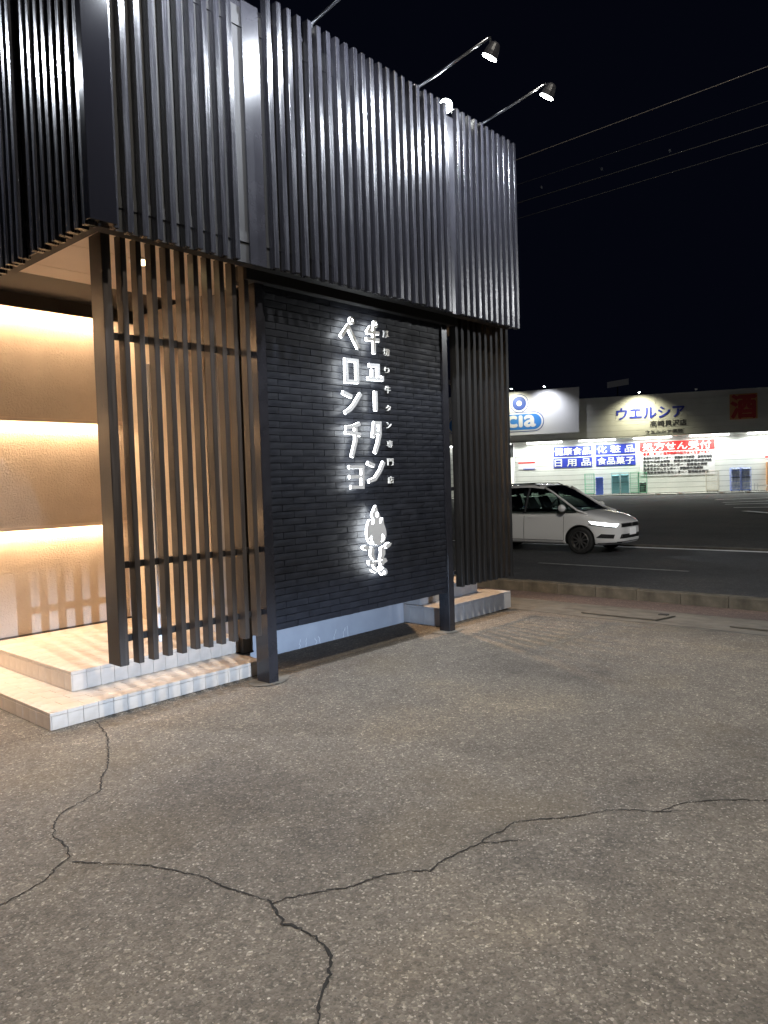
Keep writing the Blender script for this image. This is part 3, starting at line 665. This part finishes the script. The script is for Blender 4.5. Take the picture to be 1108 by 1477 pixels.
sp('entrance_glass', -9.2, -6.1, -.02, .02, -.15, 3.1, mat('lit_shop_glass', (.5, .5, .45), .2, emit=(1, .97, .85), estr=.9))
sp('entrance_frame', -6.1, -6.0, -.02, .08, -.2, 4.3, M['signwhite'])
for k, s in enumerate((-13.2, -9.05, -4.87, -.71, 3.49, 7.62, 11.71, 15.8)):
    f = sp('tube_lamp', s, s+2.85, .60, .70, 4.17, 4.27, M['tube'])
    if k > 0:
        l = bpy.data.lights.new('tube_light', 'AREA'); l.shape = 'RECTANGLE'; l.size = 2.8; l.size_y = .12; l.energy = 250; l.color = (.95, 1, .93)
        o = link('tube_light', l, sb, (s+1.4, -.66, 4.14+.25)); o.rotation_euler = (R(-10), 0, 0)
struct('store_walkway', MB().quadbox(SW(-34, 0, -.36), SW(34, 0, 0)-SW(-34, 0, 0), SW(0, 1.9, 0)-SW(0, 0, 0), (0, 0, .17)), mat('pale_concrete_walk', (.42, .41, .38), .8))
def wallthing(name, label, cat, s, off, z, group=None): return thing(name, label, cat, SW(s, off, z), group, SR)
def tpart(name, t, s0, s1, o0, o1, z0, z1, m, bevel=0): return part(name, MB().box(s0, s1, -o1, -o0, z0, z1), m, t, bevel=bevel)
def ttext(t, s, m, x, z, w, h, off=.03, bold=0, sp_=1.0): return lettering('lettering', s, m, t, (x, -off, z), (1, 0, 0), (0, 0, 1), w, h, .02, bold, spacing=sp_)
# large white sign board with blue cloud logo
t = wallthing('sign_board', 'large white roof sign with a blue cloud shaped logo', 'sign', -14, .82, 4.9)
part('panel', MB().add([(0, -.35, 0), (13.36, -.35, .02), (13.42, -.35, 3.63), (0, -.35, 3.45), (0, 0, 0), (13.36, 0, .02), (13.42, 0, 3.63), (0, 0, 3.45)], [(0, 1, 2, 3), (4, 7, 6, 5), (0, 4, 5, 1), (1, 5, 6, 2), (2, 6, 7, 3), (3, 7, 4, 0)]), M['signwhite'], t)
def capsule(x0, x1, z0, z1, n=16):
    r = (z1-z0)/2; c = (z0+z1)/2
    return [(x1-r+math.cos(a)*r, c+math.sin(a)*r) for a in [R(-90+180*k/n) for k in range(n+1)]]+[(x0+r+math.cos(a)*r, c+math.sin(a)*r) for a in [R(90+180*k/n) for k in range(n+1)]]
def disc(cx_, cz, r, n=28): return [(cx_+math.cos(2*math.pi*k/n)*r, cz+math.sin(2*math.pi*k/n)*r) for k in range(n)]
def flat(t, lp, off, m, name='print'):
    me = fill_curve([lp], .012, m, name, lambda c: Vector((c.x, -off+c.z, c.y))); return link(name, me, t)
flat(t, capsule(2.5, 10.62, .27, 1.88), .36, M['dblue'], 'logo_outline'); flat(t, disc(8.65, 2.6, .76), .362, M['dblue'], 'logo_outline')
flat(t, capsule(2.56, 10.56, .32, 1.83), .375, M['white'], 'logo_border'); flat(t, disc(8.65, 2.6, .71), .377, M['white'], 'logo_border')
flat(t, capsule(2.7, 10.42, .44, 1.71), .392, M['lblue'], 'logo_cloud'); flat(t, disc(8.65, 2.6, .57), .394, M['dblue'], 'logo_eye'); flat(t, disc(8.65, 2.6, .21), .41, M['white'], 'logo_eye')
ttext(t, 'welcıa', M['signwhite'], 4.3, .68, 5.62, 1.32, .41, .045)
def smallsign(label, s0, s1, z0, z1, m, txt, tm_, w=None, off=.03, name='wall_sign', bold=.024, pad=.10, spc=1.0):
    t = wallthing(name, label, 'sign', s0, 0, z0); tpart('panel', t, 0, s1-s0, .005, .03, 0, z1-z0, m)
    ttext(t, txt, tm_, pad, pad, s1-s0-2*pad, z1-z0-2*pad, .045, bold, spc); return t
smallsign('blue wall sign with white text 健康食品, upper left of the four blue signs', -2.79, .25, 3.03, 3.84, M['blue'], '健康食品', M['white'])
smallsign('blue wall sign with white text 化粧品, upper right of the four blue signs', .58, 3.65, 3.08, 3.87, M['blue'], '化 粧 品', M['white'])
smallsign('blue wall sign with white text 日用品, lower left of the four blue signs', -2.80, .28, 2.10, 2.90, M['blue'], '日 用 品', M['white'])
smallsign('blue wall sign with white text 食品菓子, lower right of the four blue signs', .60, 3.64, 2.14, 2.93, M['blue'], '食品菓子', M['white'])
t = wallthing('wall_sign', 'big white notice with red heading 処方せん受付 above lines of small print', 'sign', 3.98, 0, 1.2)
tpart('panel', t, 0, 5.5, .005, .03, 0, 2.72, M['signwhite']); tpart('heading', t, 0, 5.5, .031, .045, 1.97, 2.72, M['red'])
ttext(t, '処方せん受付', M['white'], .22, 2.03, 5.0, .60, .06, .024)
ttext(t, '全国、全ての医療機関の処方せんを受付ます。', M['red'], .25, 1.66, 5.05, .24, .045, .012)
for i, s in enumerate(('高崎総合医療センター・前橋赤十字病院・西群馬病院', '群馬中央総合病院・群馬大学医学部附属病院', '群馬県立心臓血管センター・前橋協立病院', '群馬県立がんセンター・伊勢崎市民病院', '群馬総合病院外来センター・富岡総合病院')):
    ttext(t, s, M['dark'], .25, 1.33-i*.29, (5.05, 5.0, 4.7, 4.4, 4.8)[i], .21, .045, .012)
t = wallthing('wall_sign', 'blue katakana shop name lettering reading ウエルシア on the grey fascia', 'sign', 2.28, .80, 5.75)
tpart('panel', t, -.1, 5.2, .0, .02, -.12, 1.05, M['claddark']); ttext(t, 'ウエルシア', M['blue'], 0, 0, 5.0, .88, .06, .035)
t = wallthing('wall_sign', 'dark branch name lettering 高崎貝沢店 under the katakana shop name', 'sign', 4.77, .80, 5.08); ttext(t, '高崎貝沢店', M['dark'], 0, 0, 2.65, .45, .05, .02); tpart('panel', t, -.06, 2.75, 0, .02, -.06, .5, M['claddark'])
t = wallthing('wall_sign', 'small dark pharmacy lettering ウエルシア薬局 lowest on the grey fascia', 'sign', 4.42, .80, 4.55); ttext(t, 'ウエルシア薬局', M['dark'], 0, 0, 2.7, .25, .05, .015); tpart('panel', t, -.05, 2.78, 0, .02, -.04, .3, M['claddark'])
t = wallthing('wall_sign', 'square faded red sign with the character 酒 on the unlit fascia', 'sign', 10.48, .80, 5.3)
tpart('panel', t, 0, 1.92, 0, .03, 0, 1.92, M['orange']); ttext(t, '酒', M['darkred'], .12, .1, 1.68, 1.72, .06, .045)
t = wallthing('wall_sign', 'small white notice with a red top stripe beside the shop entrance', 'sign', -5.71, 0, 2.07)
tpart('panel', t, 0, 1.4, .005, .03, 0, .62, M['signwhite']); tpart('stripe', t, 0, 1.4, .031, .04, .5, .62, M['red']); tpart('stripe', t, .4, 1.4, .031, .04, 0, .06, M['blue'])
t = wallthing('wall_sign', 'small white and red notice at the right edge of the photo', 'sign', 13.0, 0, 2.25)
tpart('panel', t, 0, .9, .005, .03, 0, .27, M['signwhite']); tpart('stripe', t, 0, .9, .031, .04, .08, .2, M['red'])
t = wallthing('vending_cabinet', 'cream poster cabinet with a yellow frame at the right edge', 'cabinet', 13.12, .0, -.19)
tpart('case', t, 0, 1.1, .02, .25, 0, 2.2, M['beige']); tpart('frame', t, -.05, 1.15, .0, .27, -.0, .06, M['orange']); tpart('frame', t, -.06, .0, .0, .27, .06, 2.2, M['orange']); tpart('stripe', t, .02, 1.1, .26, .27, 1.1, 1.18, M['red'])
# roof lamps
for s, z, off, e, c, lb in ((-8.4, 8.60, 2.1, 0, (1, .98, .7), 'left roof lamp over the white logo sign'), (-5.74, 8.62, 2.8, 560, (1, .98, .72), 'middle roof lamp shining on the logo eye of the white sign'), (-3.14, 8.64, 2.8, 560, (.88, .92, 1), 'rightmost roof lamp over the white logo sign'), (3.97, 7.72, 2.5, 1000, (1, .97, .66), 'lit roof lamp above the katakana shop name'), (8.07, 7.72, 1.7, 3, (1, .97, .8), 'unlit roof lamp between the shop name and the red sign')):
    t = wallthing('roof_lamp', lb, 'lamp', s, .9, z-.08, 'small lamps along the drugstore parapet')
    part('arm', MB().tube([(0, .2, -.1), (0, -.2, .12), (0, -(off-.95), .10)], .02, 5), M['steel'], t)
    b = part('lamp_head', box(-.09, .09, -(off-.85), -(off-1.02), .0, .1), M['steel'], t)
    part('lens', box(-.07, .07, -(off-.87), -(off-1.0), -.012, -.004), M['lampglow'] if e > 100 else M['signwhite'], b)
    if e > 10:
        l = bpy.data.lights.new('roof_lamp_light', 'SPOT'); l.energy = e; l.color = c; l.spot_size = R(125); l.spot_blend = .9; l.shadow_soft_size = .06
        o = link('roof_lamp_light', l, t, (0, -(off-.95), -.05)); o.rotation_euler = Vector((0, .62, -1)).to_track_quat('-Z', 'Y').to_euler()
# roll cages along the wall
def cage(s0, s1, h, label, m, rows=7, fill=None, cols=5):
    t = wallthing('roll_cage', label, 'roll cage', s0, 1.0, -.19, 'roll cages parked along the drugstore wall'); w = s1-s0
    fr = MB()
    for x in (0, w):
        for y in (0, .55): fr.tube([(x, y, .12), (x, y, h)], .016, 5)
    for z in (.14, h): fr.tube([(0, 0, z), (w, 0, z), (w, .55, z), (0, .55, z), (0, 0, z)], .014, 5)
    part('frame', fr, m, t)
    for i in range(rows):
        z = .14+(h-.14)*(i+.5)/rows; part('bar', MB().tube([(0, 0, z), (w, 0, z), (w, .55, z), (0, .55, z), (0, 0, z)], .008, 4), m, t)
    for i in range(cols): x = w*(i+.5)/cols; part('bar', MB().tube([(x, .55, .14), (x, .55, h)], .008, 4), m, t)
    for x in (.06, w-.06):
        for y in (.06, .49): part('wheel', MB().tube([(x-.015, y, .055), (x+.015, y, .055)], .052, 10), M['rubber'], t)
    part('base', box(.02, w-.02, .02, .53, .10, .13), m, t)
    return t
def load(s, off, w, d, z, h, label, m, name='covered_load', n=3):
    t = wallthing(name, label, 'cover', s, off, z); mb = MB()
    r = random.Random(int(s*10)); nx, nz = 6, 8
    def pt(side, i, j):
        a = i/nx; zz = h*j/nz
        x = w*a; b = .018*math.sin(a*17+j)*r.uniform(.4, 1)
        return (x, (-b if side == 0 else d+b), zz+ (.03*math.sin(a*9) if j == nz else 0))
    for side in (0, 1):
        o = len(mb.v)
        for j in range(nz+1):
            for i in range(nx+1): mb.v.append(pt(side, i, j))
        for j in range(nz):
            for i in range(nx): a = o+j*(nx+1)+i; mb.f.append([a, a+1, a+nx+2, a+nx+1]); mb.mi.append(0)
    K = (nx+1)*(nz+1)
    for i in range(nx): mb.f.append([nz*(nx+1)+i, nz*(nx+1)+i+1, K+nz*(nx+1)+i+1, K+nz*(nx+1)+i]); mb.mi.append(0)
    for j in range(nz):
        for c in (0, nx): mb.f.append([j*(nx+1)+c, (j+1)*(nx+1)+c, K+(j+1)*(nx+1)+c, K+j*(nx+1)+c]); mb.mi.append(0)
    part('cover', mb, m, t, smooth=True)
    for zz in (h*.12, h*.55, h*.9): part('strap', box(-.01, w+.01, -.035, -.024, zz, zz+.04), M['dark'] if zz > h*.2 else m, t)
    return t
cage(-.27, .45, 1.72, 'empty green roll cage left of the stacked blue crates', M['green'])
t = wallthing('crate_stack', 'tall stack of blue plastic crates between a green cage and teal covers', 'crates', .56, 1.0, -.19)
for i in range(9):
    part('crate', MB().box(0+.02*(i % 2), .60-.02*((i+1) % 2), .0, .4, i*.158, i*.158+.125).box(.04, .56, .04, .36, i*.158+.125, i*.158+.158), M['crate'], t, bevel=.008)
cage(1.79, 2.42, 1.74, 'left of the two roll cages with teal covers', M['teal'], 5); load(1.82, .96, .57, .48, -.05, 1.42, 'teal cover filling the left teal roll cage', M['teal'])
cage(2.48, 3.12, 1.74, 'right of the two roll cages with teal covers', M['teal'], 5); load(2.51, .96, .58, .48, -.05, 1.46, 'teal cover filling the right teal roll cage', M['teal'])
cage(3.22, 3.86, 1.74, 'green roll cage next to the teal covered cages', M['green'], 9, cols=9); cage(3.80, 4.46, 1.70, 'rightmost green roll cage, under the small print notice', M['green'], 9, cols=7)
load(3.9, .85, .5, .35, -.05, .75, 'dark folded stack lying in the rightmost green cage', M['dark'])
cage(8.78, 9.66, 1.66, 'beige roll cage right of the white notice', M['beige'], 12, cols=8)
cage(10.49, 11.16, 1.82, 'left of the two roll cages with blue and white covers', M['crate'], 4); load(10.52, .96, .60, .48, -.03, 1.66, 'blue and white cover in the left of the two right hand cages', M['bluecover'])
cage(11.22, 11.88, 1.82, 'right of the two roll cages with blue and white covers', M['crate'], 4); load(11.25, .96, .60, .48, -.03, 1.66, 'blue and white cover in the rightmost roll cage', M['bluecover'])
t = wallthing('folding_bench', 'small white metal bench right of the blue covered cages', 'bench', 12.05, 1.4, -.19)
part('seat', box(.25, 1.1, 0, .32, .42, .46), M['white'], t)
for x in (.3, .85): part('leg', MB().tube([(x, 0, .42), (x-.12, 0, 0), (x+.12, .3, 0), (x, .3, .42)], .02, 5), M['white'], t)
part('handrail', MB().tube([(0, 0, 0), (0, 0, .62), (.2, 0, .62), (.2, 0, 0)], .014, 5), M['steel'], t)
for i, (s, lb) in enumerate(((5.22, 'leftmost wheel stop, below the small print notice'), (6.8, 'second wheel stop from the left before the drugstore wall'), (9.68, 'third wheel stop from the left, before the beige cage'), (11.5, 'rightmost wheel stop, before the blue covered cages'))):
    t = wallthing('wheel_stop', lb, 'wheel stop', s, 2.4, -.262, 'concrete wheel stops at the drugstore'); part('block', MB().add([(-.28, -.09, 0), (.28, -.09, 0), (.28, .09, 0), (-.28, .09, 0), (-.22, -.05, .12), (.22, -.05, .12), (.22, .05, .12), (-.22, .05, .12)], [(0, 1, 2, 3), (4, 5, 6, 7), (0, 1, 5, 4), (1, 2, 6, 5), (2, 3, 7, 6), (3, 0, 4, 7)]), M['signwhite'], t)
    part('reflector', box(-.1, .1, -.085, -.075, .04, .08), M['orange'], t)
# sign slab, a faint glow put into its colour, on a dark mast behind the drugstore
t = thing('mast_sign', 'small grey sign slab, given a faint glow, high in the black sky above the drugstore', 'sign', SW(2.3, -6, 7.4), None, SR)
k_ = 1.118
part('panel', MB().quadbox((-.78*k_-.0, -.05, 1.66), (1.62*k_, 0, .20), (0, .12, 0), (0, 0, .52)), mat('faint_glow_grey', (.16, .16, .16), .6, emit=(.5, .5, .55), estr=.02), t)
part('mast', MB().tube([(0, 0.15, 0), (0, .15, 1.8)], .05, 8), M['backing'], t)

# unseen street lamp added across the road to light the edge line and car
t = thing('added_street_lamp', 'added unseen street lamp on the far kerb beyond the right edge of the photo', 'street lamp', (19.4, -3.5, -.35))
part('pole', MB().tube([(0, 0, 0), (0, 0, 6.2), (-.3, 0, 6.6), (-1.4, 0, 6.75)], [.08, .06, .05, .04], 10), M['steel'], t, smooth=True)
part('lamp_head', box(-2.0, -1.4, -.12, .12, 6.70, 6.80), M['steel'], t, bevel=.02); part('lens', box(-1.95, -1.45, -.09, .09, 6.685, 6.695), M['lampglow'], t)
l = bpy.data.lights.new('added_street_light', 'SPOT'); l.energy = 1700; l.color = (.95, .97, 1); l.spot_size = R(150); l.spot_blend = .7; l.shadow_soft_size = .1
o = link('added_street_light', l, t, (-1.7, 0, 6.66)); o.rotation_euler = Vector((0, .9, -1)).to_track_quat('-Z', 'Y').to_euler()

# ------------------------------------------------------------------ white car on the road (local x forward, y left, z up, origin below the front axle)
car = thing('parked_car', 'white people carrier with lit headlights driving past on the road', 'car', (17.12, 8.31, -.40), rz=R(-90))
car.name = 'white_car'
def lerp(a, b, t): return a+(b-a)*t
def curve(tab, x):
    if x <= tab[0][0]: return tab[0][1]
    for (a, va), (b, vb) in zip(tab[:-1], tab[1:]):
        if x <= b: return lerp(va, vb, (x-a)/(b-a))
    return tab[-1][1]
WID = [(-3.66, .66), (-3.60, .78), (-3.4, .86), (-2.8, .905), (-1.4, .915), (0, .905), (.35, .875), (.60, .80), (.78, .68), (.88, .50), (.905, .42)]
TOP = [(-3.66, .95), (-3.5, 1.02), (-3.0, 1.03), (-1.5, 1.01), (-.6, 1.02), (-.30, 1.045), (.1, .99), (.45, .91), (.70, .825), (.85, .75), (.905, .70)]
LOW = [(-3.66, .34), (-3.4, .24), (-2.8, .20), (0, .19), (.5, .19), (.8, .22), (.905, .26)]
st = [-3.66, -3.62, -3.5, -3.3, -3.0, -2.6, -2.2, -1.8, -1.4, -1.0, -.6, -.3, -.1, .1, .3, .45, .58, .68, .77, .84, .885, .905]
body = MB(); rings = []
for x in st:
    w, tp, lo = curve(WID, x), curve(TOP, x), curve(LOW, x); h = tp-lo
    half = [(0, lo), (w*.80, lo), (w*.965, lo+.05), (w*.995, lo+.14), (w*1.0, lo+h*.36), (w*.985, lo+h*.52), (w*.975, lo+h*.64), (w*.97, lo+h*.72), (w*.955, lo+h*.86), (w*.91, lo+h*.95), (w*.80, lo+h*.995), (w*.45, tp+.02), (0, tp+.032)]
    rings.append([(x, y, z) for y, z in half]+[(x, -y, z) for y, z in half[-2:0:-1]])
n = len(rings[0])
for r_ in rings: body.v += r_
for i in range(len(rings)-1):
    for k in range(n): body.f.append([i*n+k, i*n+(k+1) % n, (i+1)*n+(k+1) % n, (i+1)*n+k]); body.mi.append(0)
body.f += [list(range(n)), [(len(rings)-1)*n+k for k in range(n-1, -1, -1)]]; body.mi += [0, 0]
me = body.mesh('body', M['carpaint'], 0, True); bo = link('body', me, car)
ss = bo.modifiers.new('s', 'SUBSURF'); ss.levels = 1; ss.render_levels = 1
cutter = MB()
for x in (0, -2.79):
    for sy in (-1, 1): cutter.tube([(x, sy*.60, .325), (x, sy*1.2, .325)], .375, 40)
cu_ = link('cutter', cutter.mesh('cutter', M['carblack']), car); bl = bo.modifiers.new('b', 'BOOLEAN'); bl.object = cu_; bl.operation = 'DIFFERENCE'; bl.solver = 'EXACT'
bpy.context.view_layer.update(); dg = bpy.context.evaluated_depsgraph_get()
bme = bpy.data.meshes.new_from_object(bo.evaluated_get(dg)); bo.modifiers.clear(); bo.data = bme; bpy.data.objects.remove(cu_)
for p in bme.polygons: p.use_smooth = True
if len(bme.materials) < 2: bme.materials.append(M['carblack'])
for p in bme.polygons:
    c = p.center
    for x in (0, -2.79):
        if math.hypot(c.x-x, c.z-.325) < .377 and abs(c.y) < .90 and (abs(abs(c.y)-.6) < .01 or abs(p.normal.y) < .25): p.material_index = 1
bm = bmesh.new(); bm.from_mesh(bme); BV = BVHTree.FromBMesh(bm); 
def patch(name, pts, m, parent=car, side='y', sgn=-1, nu=8, nv=3, off=.005, th=None):
    """four corners (a, z) projected on to the body from the side (y) or the front (x)"""
    mb = MB(); g = []
    for j in range(nv+1):
        for i in range(nu+1):
            u, v = i/nu, j/nv
            a = lerp(lerp(pts[0][0], pts[1][0], u), lerp(pts[3][0], pts[2][0], u), v); z = lerp(lerp(pts[0][1], pts[1][1], u), lerp(pts[3][1], pts[2][1], u), v)
            if side == 'y': h = BV.ray_cast(Vector((a, sgn*2, z)), Vector((0, -sgn, 0)))
            elif side == 'x': h = BV.ray_cast(Vector((3, a, z)), Vector((-1, 0, 0)))
            else: h = BV.ray_cast(Vector((a, z, 3)), Vector((0, 0, -1)))
            g.append(h[0]+h[1]*off if h[0] else None)
    idx = {}
    for k, p in enumerate(g):
        if p is not None: idx[k] = len(mb.v); mb.v.append(tuple(p))
    for j in range(nv):
        for i in range(nu):
            q = [j*(nu+1)+i, j*(nu+1)+i+1, (j+1)*(nu+1)+i+1, (j+1)*(nu+1)+i]
            if all(k in idx for k in q): mb.f.append([idx[k] for k in q]); mb.mi.append(0)
    return part(name, mb, m, parent, smooth=True)
for s in (-1, 1):
    hl = patch('headlight', [(.30, .72), (.80, .645), (.83, .715), (.22, .79)], M['headlight'], side='y', sgn=s, nu=10)
    patch('indicator', [(.20, .70), (.78, .625), (.80, .642), (.24, .716)], M['carblack'], hl, 'y', s, 10, 1, .006)
    patch('door_line', [(-.42, .27), (-.41, .27), (-.41, .98), (-.42, .98)], M['carblack'], side='y', sgn=s, nu=1, nv=8)
    patch('door_line', [(-1.52, .27), (-1.51, .27), (-1.51, .98), (-1.52, .98)], M['carblack'], side='y', sgn=s, nu=1, nv=8)
    patch('sill_line', [(-2.35, .315), (-.42, .315), (-.42, .327), (-2.35, .327)], M['carblack'], side='y', sgn=s, nu=12, nv=1)
    patch('door_handle', [(-1.38, .86), (-1.18, .86), (-1.18, .885), (-1.38, .885)], M['signwhite'], side='y', sgn=s, nu=3, nv=1, off=.03)
    patch('fog_grille', [(.40, .40), (.76, .38), (.78, .47), (.52, .49)], M['carblack'], side='y', sgn=s, nu=8, nv=2)
    patch('lower_trim', [(.36, .255), (.86, .265), (.86, .285), (.36, .27)], M['carblack'], side='y', sgn=s, nu=8, nv=1)
patch('grille', [(-.50, .63), (.50, .63), (.47, .72), (-.47, .72)], M['carblack'], side='x', nu=12)
patch('grille_badge', [(-.06, .64), (.06, .64), (.06, .72), (-.06, .72)], M['rim'], side='x', nu=2, off=.012)
patch('lower_intake', [(-.55, .37), (.55, .37), (.50, .47), (-.50, .47)], M['carblack'], side='x', nu=12)
patch('lip_trim', [(-.60, .28), (.60, .28), (.60, .30), (-.60, .30)], M['carblack'], side='x', nu=12)
part('number_plate', box(.925, .94, -.17, .17, .44, .61), M['plate'], car, bevel=.003)
bm.free()
# glasshouse
GH = [(-3.52, 1.02, .80, 1.02, .80), (-3.46, 1.01, .84, 1.32, .74), (-3.28, 1.00, .86, 1.56, .68), (-2.9, .99, .875, 1.615, .655), (-2.2, .99, .88, 1.645, .655), (-1.4, .99, .88, 1.645, .655), (-1.05, .99, .88, 1.605, .65), (-.80, .99, .875, 1.50, .665), (-.45, 1.0, .86, 1.28, .72), (-.10, 1.0, .83, 1.06, .79), (.02, .99, .80, 1.0, .79)]
gh = MB(); ro = MB(); R_ = []
for x, zb, wb, zt, wt in GH:
    m1 = (lerp(wb, wt, .5)+.018, lerp(zb, zt, .5))
    half = [(wb, zb), m1, (wt, zt-.03), (wt-.06, zt+.005), (wt*.5, zt+.03), (0, zt+.04)]
    R_.append([(x, y, z) for y, z in half]+[(x, -y, z) for y, z in half[-2::-1]])
n = len(R_[0])
for r_ in R_: gh.v += r_
for i in range(len(R_)-1):
    for k in range(n-1): gh.f.append([i*n+k, i*n+k+1, (i+1)*n+k+1, (i+1)*n+k]); gh.mi.append(0)
part('windows', gh, M['carglass'], car, smooth=True)
o = 0
for i in range(2, 7):
    x, zb, wb, zt, wt = GH[i]; ro.v += [(x, wt+.006, zt-.035), (x, wt-.055, zt+.014), (x, wt*.5, zt+.038), (x, 0, zt+.048), (x, -wt*.5, zt+.038), (x, -wt+.055, zt+.014), (x, -wt-.006, zt-.035)]
for i in range(4):
    for k in range(6): a = i*7+k; ro.f.append([a, a+1, a+8, a+7]); ro.mi.append(0)
part('roof', ro, M['carpaint'], car, smooth=True)
for s in (-1, 1):
    ap = [(g[0], s*(g[4]+.004), g[3]-.02) for g in GH if g[0] >= -1.4]; ap[-1] = (.06, s*.80, .99); ap.append((.16, s*.79, .96))
    part('pillar', MB().tube([(-1.0, s*.668, 1.595)]+ap[2:], [.028]*(len(ap)-1), 6), M['carpaint'], car, smooth=True)
    part('pillar', MB().tube([(-1.48, s*.895, 1.0), (-1.46, s*.80, 1.32), (-1.44, s*.685, 1.60)], .035, 6), M['carblack'], car)
    part('pillar', MB().tube([(-2.62, s*.895, 1.0), (-2.66, s*.80, 1.32), (-2.74, s*.68, 1.59)], .05, 6), M['carblack'], car)
    part('pillar', MB().tube([(-3.52, s*.84, 1.02), (-3.42, s*.78, 1.32), (-3.22, s*.70, 1.57)], .05, 6), M['carpaint'], car)
    part('roof_rail', MB().tube([(-3.1, s*.60, 1.63), (-3.0, s*.60, 1.69), (-2.0, s*.605, 1.705), (-1.35, s*.60, 1.695), (-1.2, s*.60, 1.64)], .014, 6), M['carblack'], car)
    part('belt_trim', MB().tube([(g[0], s*(g[2]+.012), g[1]+.005) for g in GH[1:-1]], .012, 5), M['carblack'], car)
    mr = part('mirror', MB().tube([(-.34, s*.97, 1.10), (-.36, s*1.02, 1.105), (-.37, s*1.09, 1.11), (-.36, s*1.13, 1.11)], [.055, .088, .085, .045], 12), M['carpaint'], car, smooth=True)
    part('mirror_foot', MB().tube([(-.38, s*.87, 1.03), (-.36, s*1.0, 1.06)], .025, 6), M['carblack'], mr)
    # wheels
    for x in (0, -2.79):
        wh = link('wheel', None, car, (x, s*.80, .325))
        prof = [(.225, -.09), (.30, -.105), (.322, -.085), (.327, 0), (.322, .085), (.30, .105), (.225, .09)]
        ty = MB(); K = 36
        for k in range(K):
            a = 2*math.pi*k/K; ty.v += [(r*math.cos(a), y, r*math.sin(a)) for r, y in prof]
        for k in range(K):
            for j in range(len(prof)-1): p0 = k*7+j; p1 = ((k+1) % K)*7+j; ty.f.append([p0, p0+1, p1+1, p1]); ty.mi.append(0)
        part('tyre', ty, M['rubber'], wh, smooth=True)
        rm = MB()
        for k in range(K):
            a = 2*math.pi*k/K; rm.v += [(r*math.cos(a), s*y, r*math.sin(a)) for r, y in ((.23, .085), (.212, .092), (.205, .04), (.19, -.02))]
        for k in range(K):
            for j in range(3): p0 = k*4+j; p1 = ((k+1) % K)*4+j; rm.f.append([p0, p0+1, p1+1, p1]); rm.mi.append(0)
        for k in range(10):
            a = 2*math.pi*(k+.3)/10; d = Vector((math.cos(a), 0, math.sin(a))); t_ = Vector((-math.sin(a), 0, math.cos(a)))
            rm.quadbox(d*.03-t_*.014+Vector((0, s*.055, 0)), d*.185, t_*.028, Vector((0, s*.025, 0)))
        rm.tube([(0, s*.05, 0), (0, s*.088, 0)], .045, 14); part('rim', rm, M['rim'], wh)
        part('brake_disc', MB().tube([(0, s*.0, 0), (0, s*.02, 0)], .20, 24), M['carblack'], wh)
# cabin
cb = MB(); cb.add([(-3.4, -.82, 1.075), (-.55, -.84, 1.075), (.0, -.74, 1.045), (.0, .74, 1.045), (-.55, .84, 1.075), (-3.4, .82, 1.075)], [(0, 1, 2, 3, 4, 5)])
part('cabin_deck', cb, M['carblack'], car)
for x in (-1.55, -2.5):
    for y in (-.36, .36):
        st_ = part('seat', MB().add([(x, y-.24, 1.0), (x+.14, y-.24, 1.0), (x-.08, y-.2, 1.36), (x-.18, y-.2, 1.36), (x, y+.24, 1.0), (x+.14, y+.24, 1.0), (x-.08, y+.2, 1.36), (x-.18, y+.2, 1.36)], [(0, 1, 2, 3), (4, 7, 6, 5), (0, 4, 5, 1), (1, 5, 6, 2), (2, 6, 7, 3), (3, 7, 4, 0)]), M['dark'], car, bevel=.02)
        part('headrest', box(x-.21, x-.10, y-.12, y+.12, 1.39, 1.55), M['dark'], st_, bevel=.02)
sw_ = MB(); sw_.tube([(-.92+.06*math.sin(a), -.36+.18*math.cos(a), 1.12+.17*math.sin(a)) for a in [2*math.pi*k/18 for k in range(19)]], .016, 6); part('steering_wheel', sw_, M['dark'], car)
hlight = bpy.data.lights.new('headlight_beam', 'SPOT'); hlight.energy = 60; hlight.color = (.9, .95, 1); hlight.spot_size = R(60); hlight.spot_blend = .7; hlight.shadow_soft_size = .05
for s in (-1, 1):
    o = link('headlight_beam', hlight, car, (.98, s*.55, .68)); o.rotation_euler = Vector((1, 0, -.09)).to_track_quat('-Z', 'Z').to_euler()

# ------------------------------------------------------------------ overhead cables along the road
def cable(a, b, sag, r, m, label):
    mb = MB(); P = []
    for i in range(25):
        t = i/24; p = Vector(a).lerp(Vector(b), t); p.z -= sag*4*t*(1-t); P.append(p)
    mb.tube(P, r, 5); tag(link('power_cable', mb.mesh('power_cable', m)), label, 'cable', 'overhead cables along the road')
cable((10.3, 2.4, 6.48), (10.3, 30, 6.25), .0, .006, M['cablelit'], 'topmost overhead cable, pale as if lit, running past the fascia corner')
cable((10.3, 2.4, 6.48), (11.5, -26, 6.2), .3, .006, M['cablelit'], 'cable, pale as if lit, leading right from the bend in the topmost cable')
cable((10.3, -10, 6.2), (10.3, 26, 6.45), .25, .004, M['cable'], 'second overhead cable from the top')
cable((10.5, -10, 5.95), (10.5, 26, 6.2), .2, .007, M['cable'], 'thick bundled overhead cable with small clips')
cable((10.5, -10, 5.85), (10.5, 26, 6.0), .3, .005, M['cable'], 'lowest and thinnest overhead cable, just below the bundled cable')
cl = MB()
for y, z in ((4.9, 5.98), (3.9, 5.93), (5.9, 6.0)): cl.box(10.48, 10.52, y-.009, y+.009, z-.02, z+.01)
tag(link('cable_clips', cl.mesh('cable_clips', M['steel'])), 'small clips hanging on the bundled overhead cable', 'clips', kind='stuff')
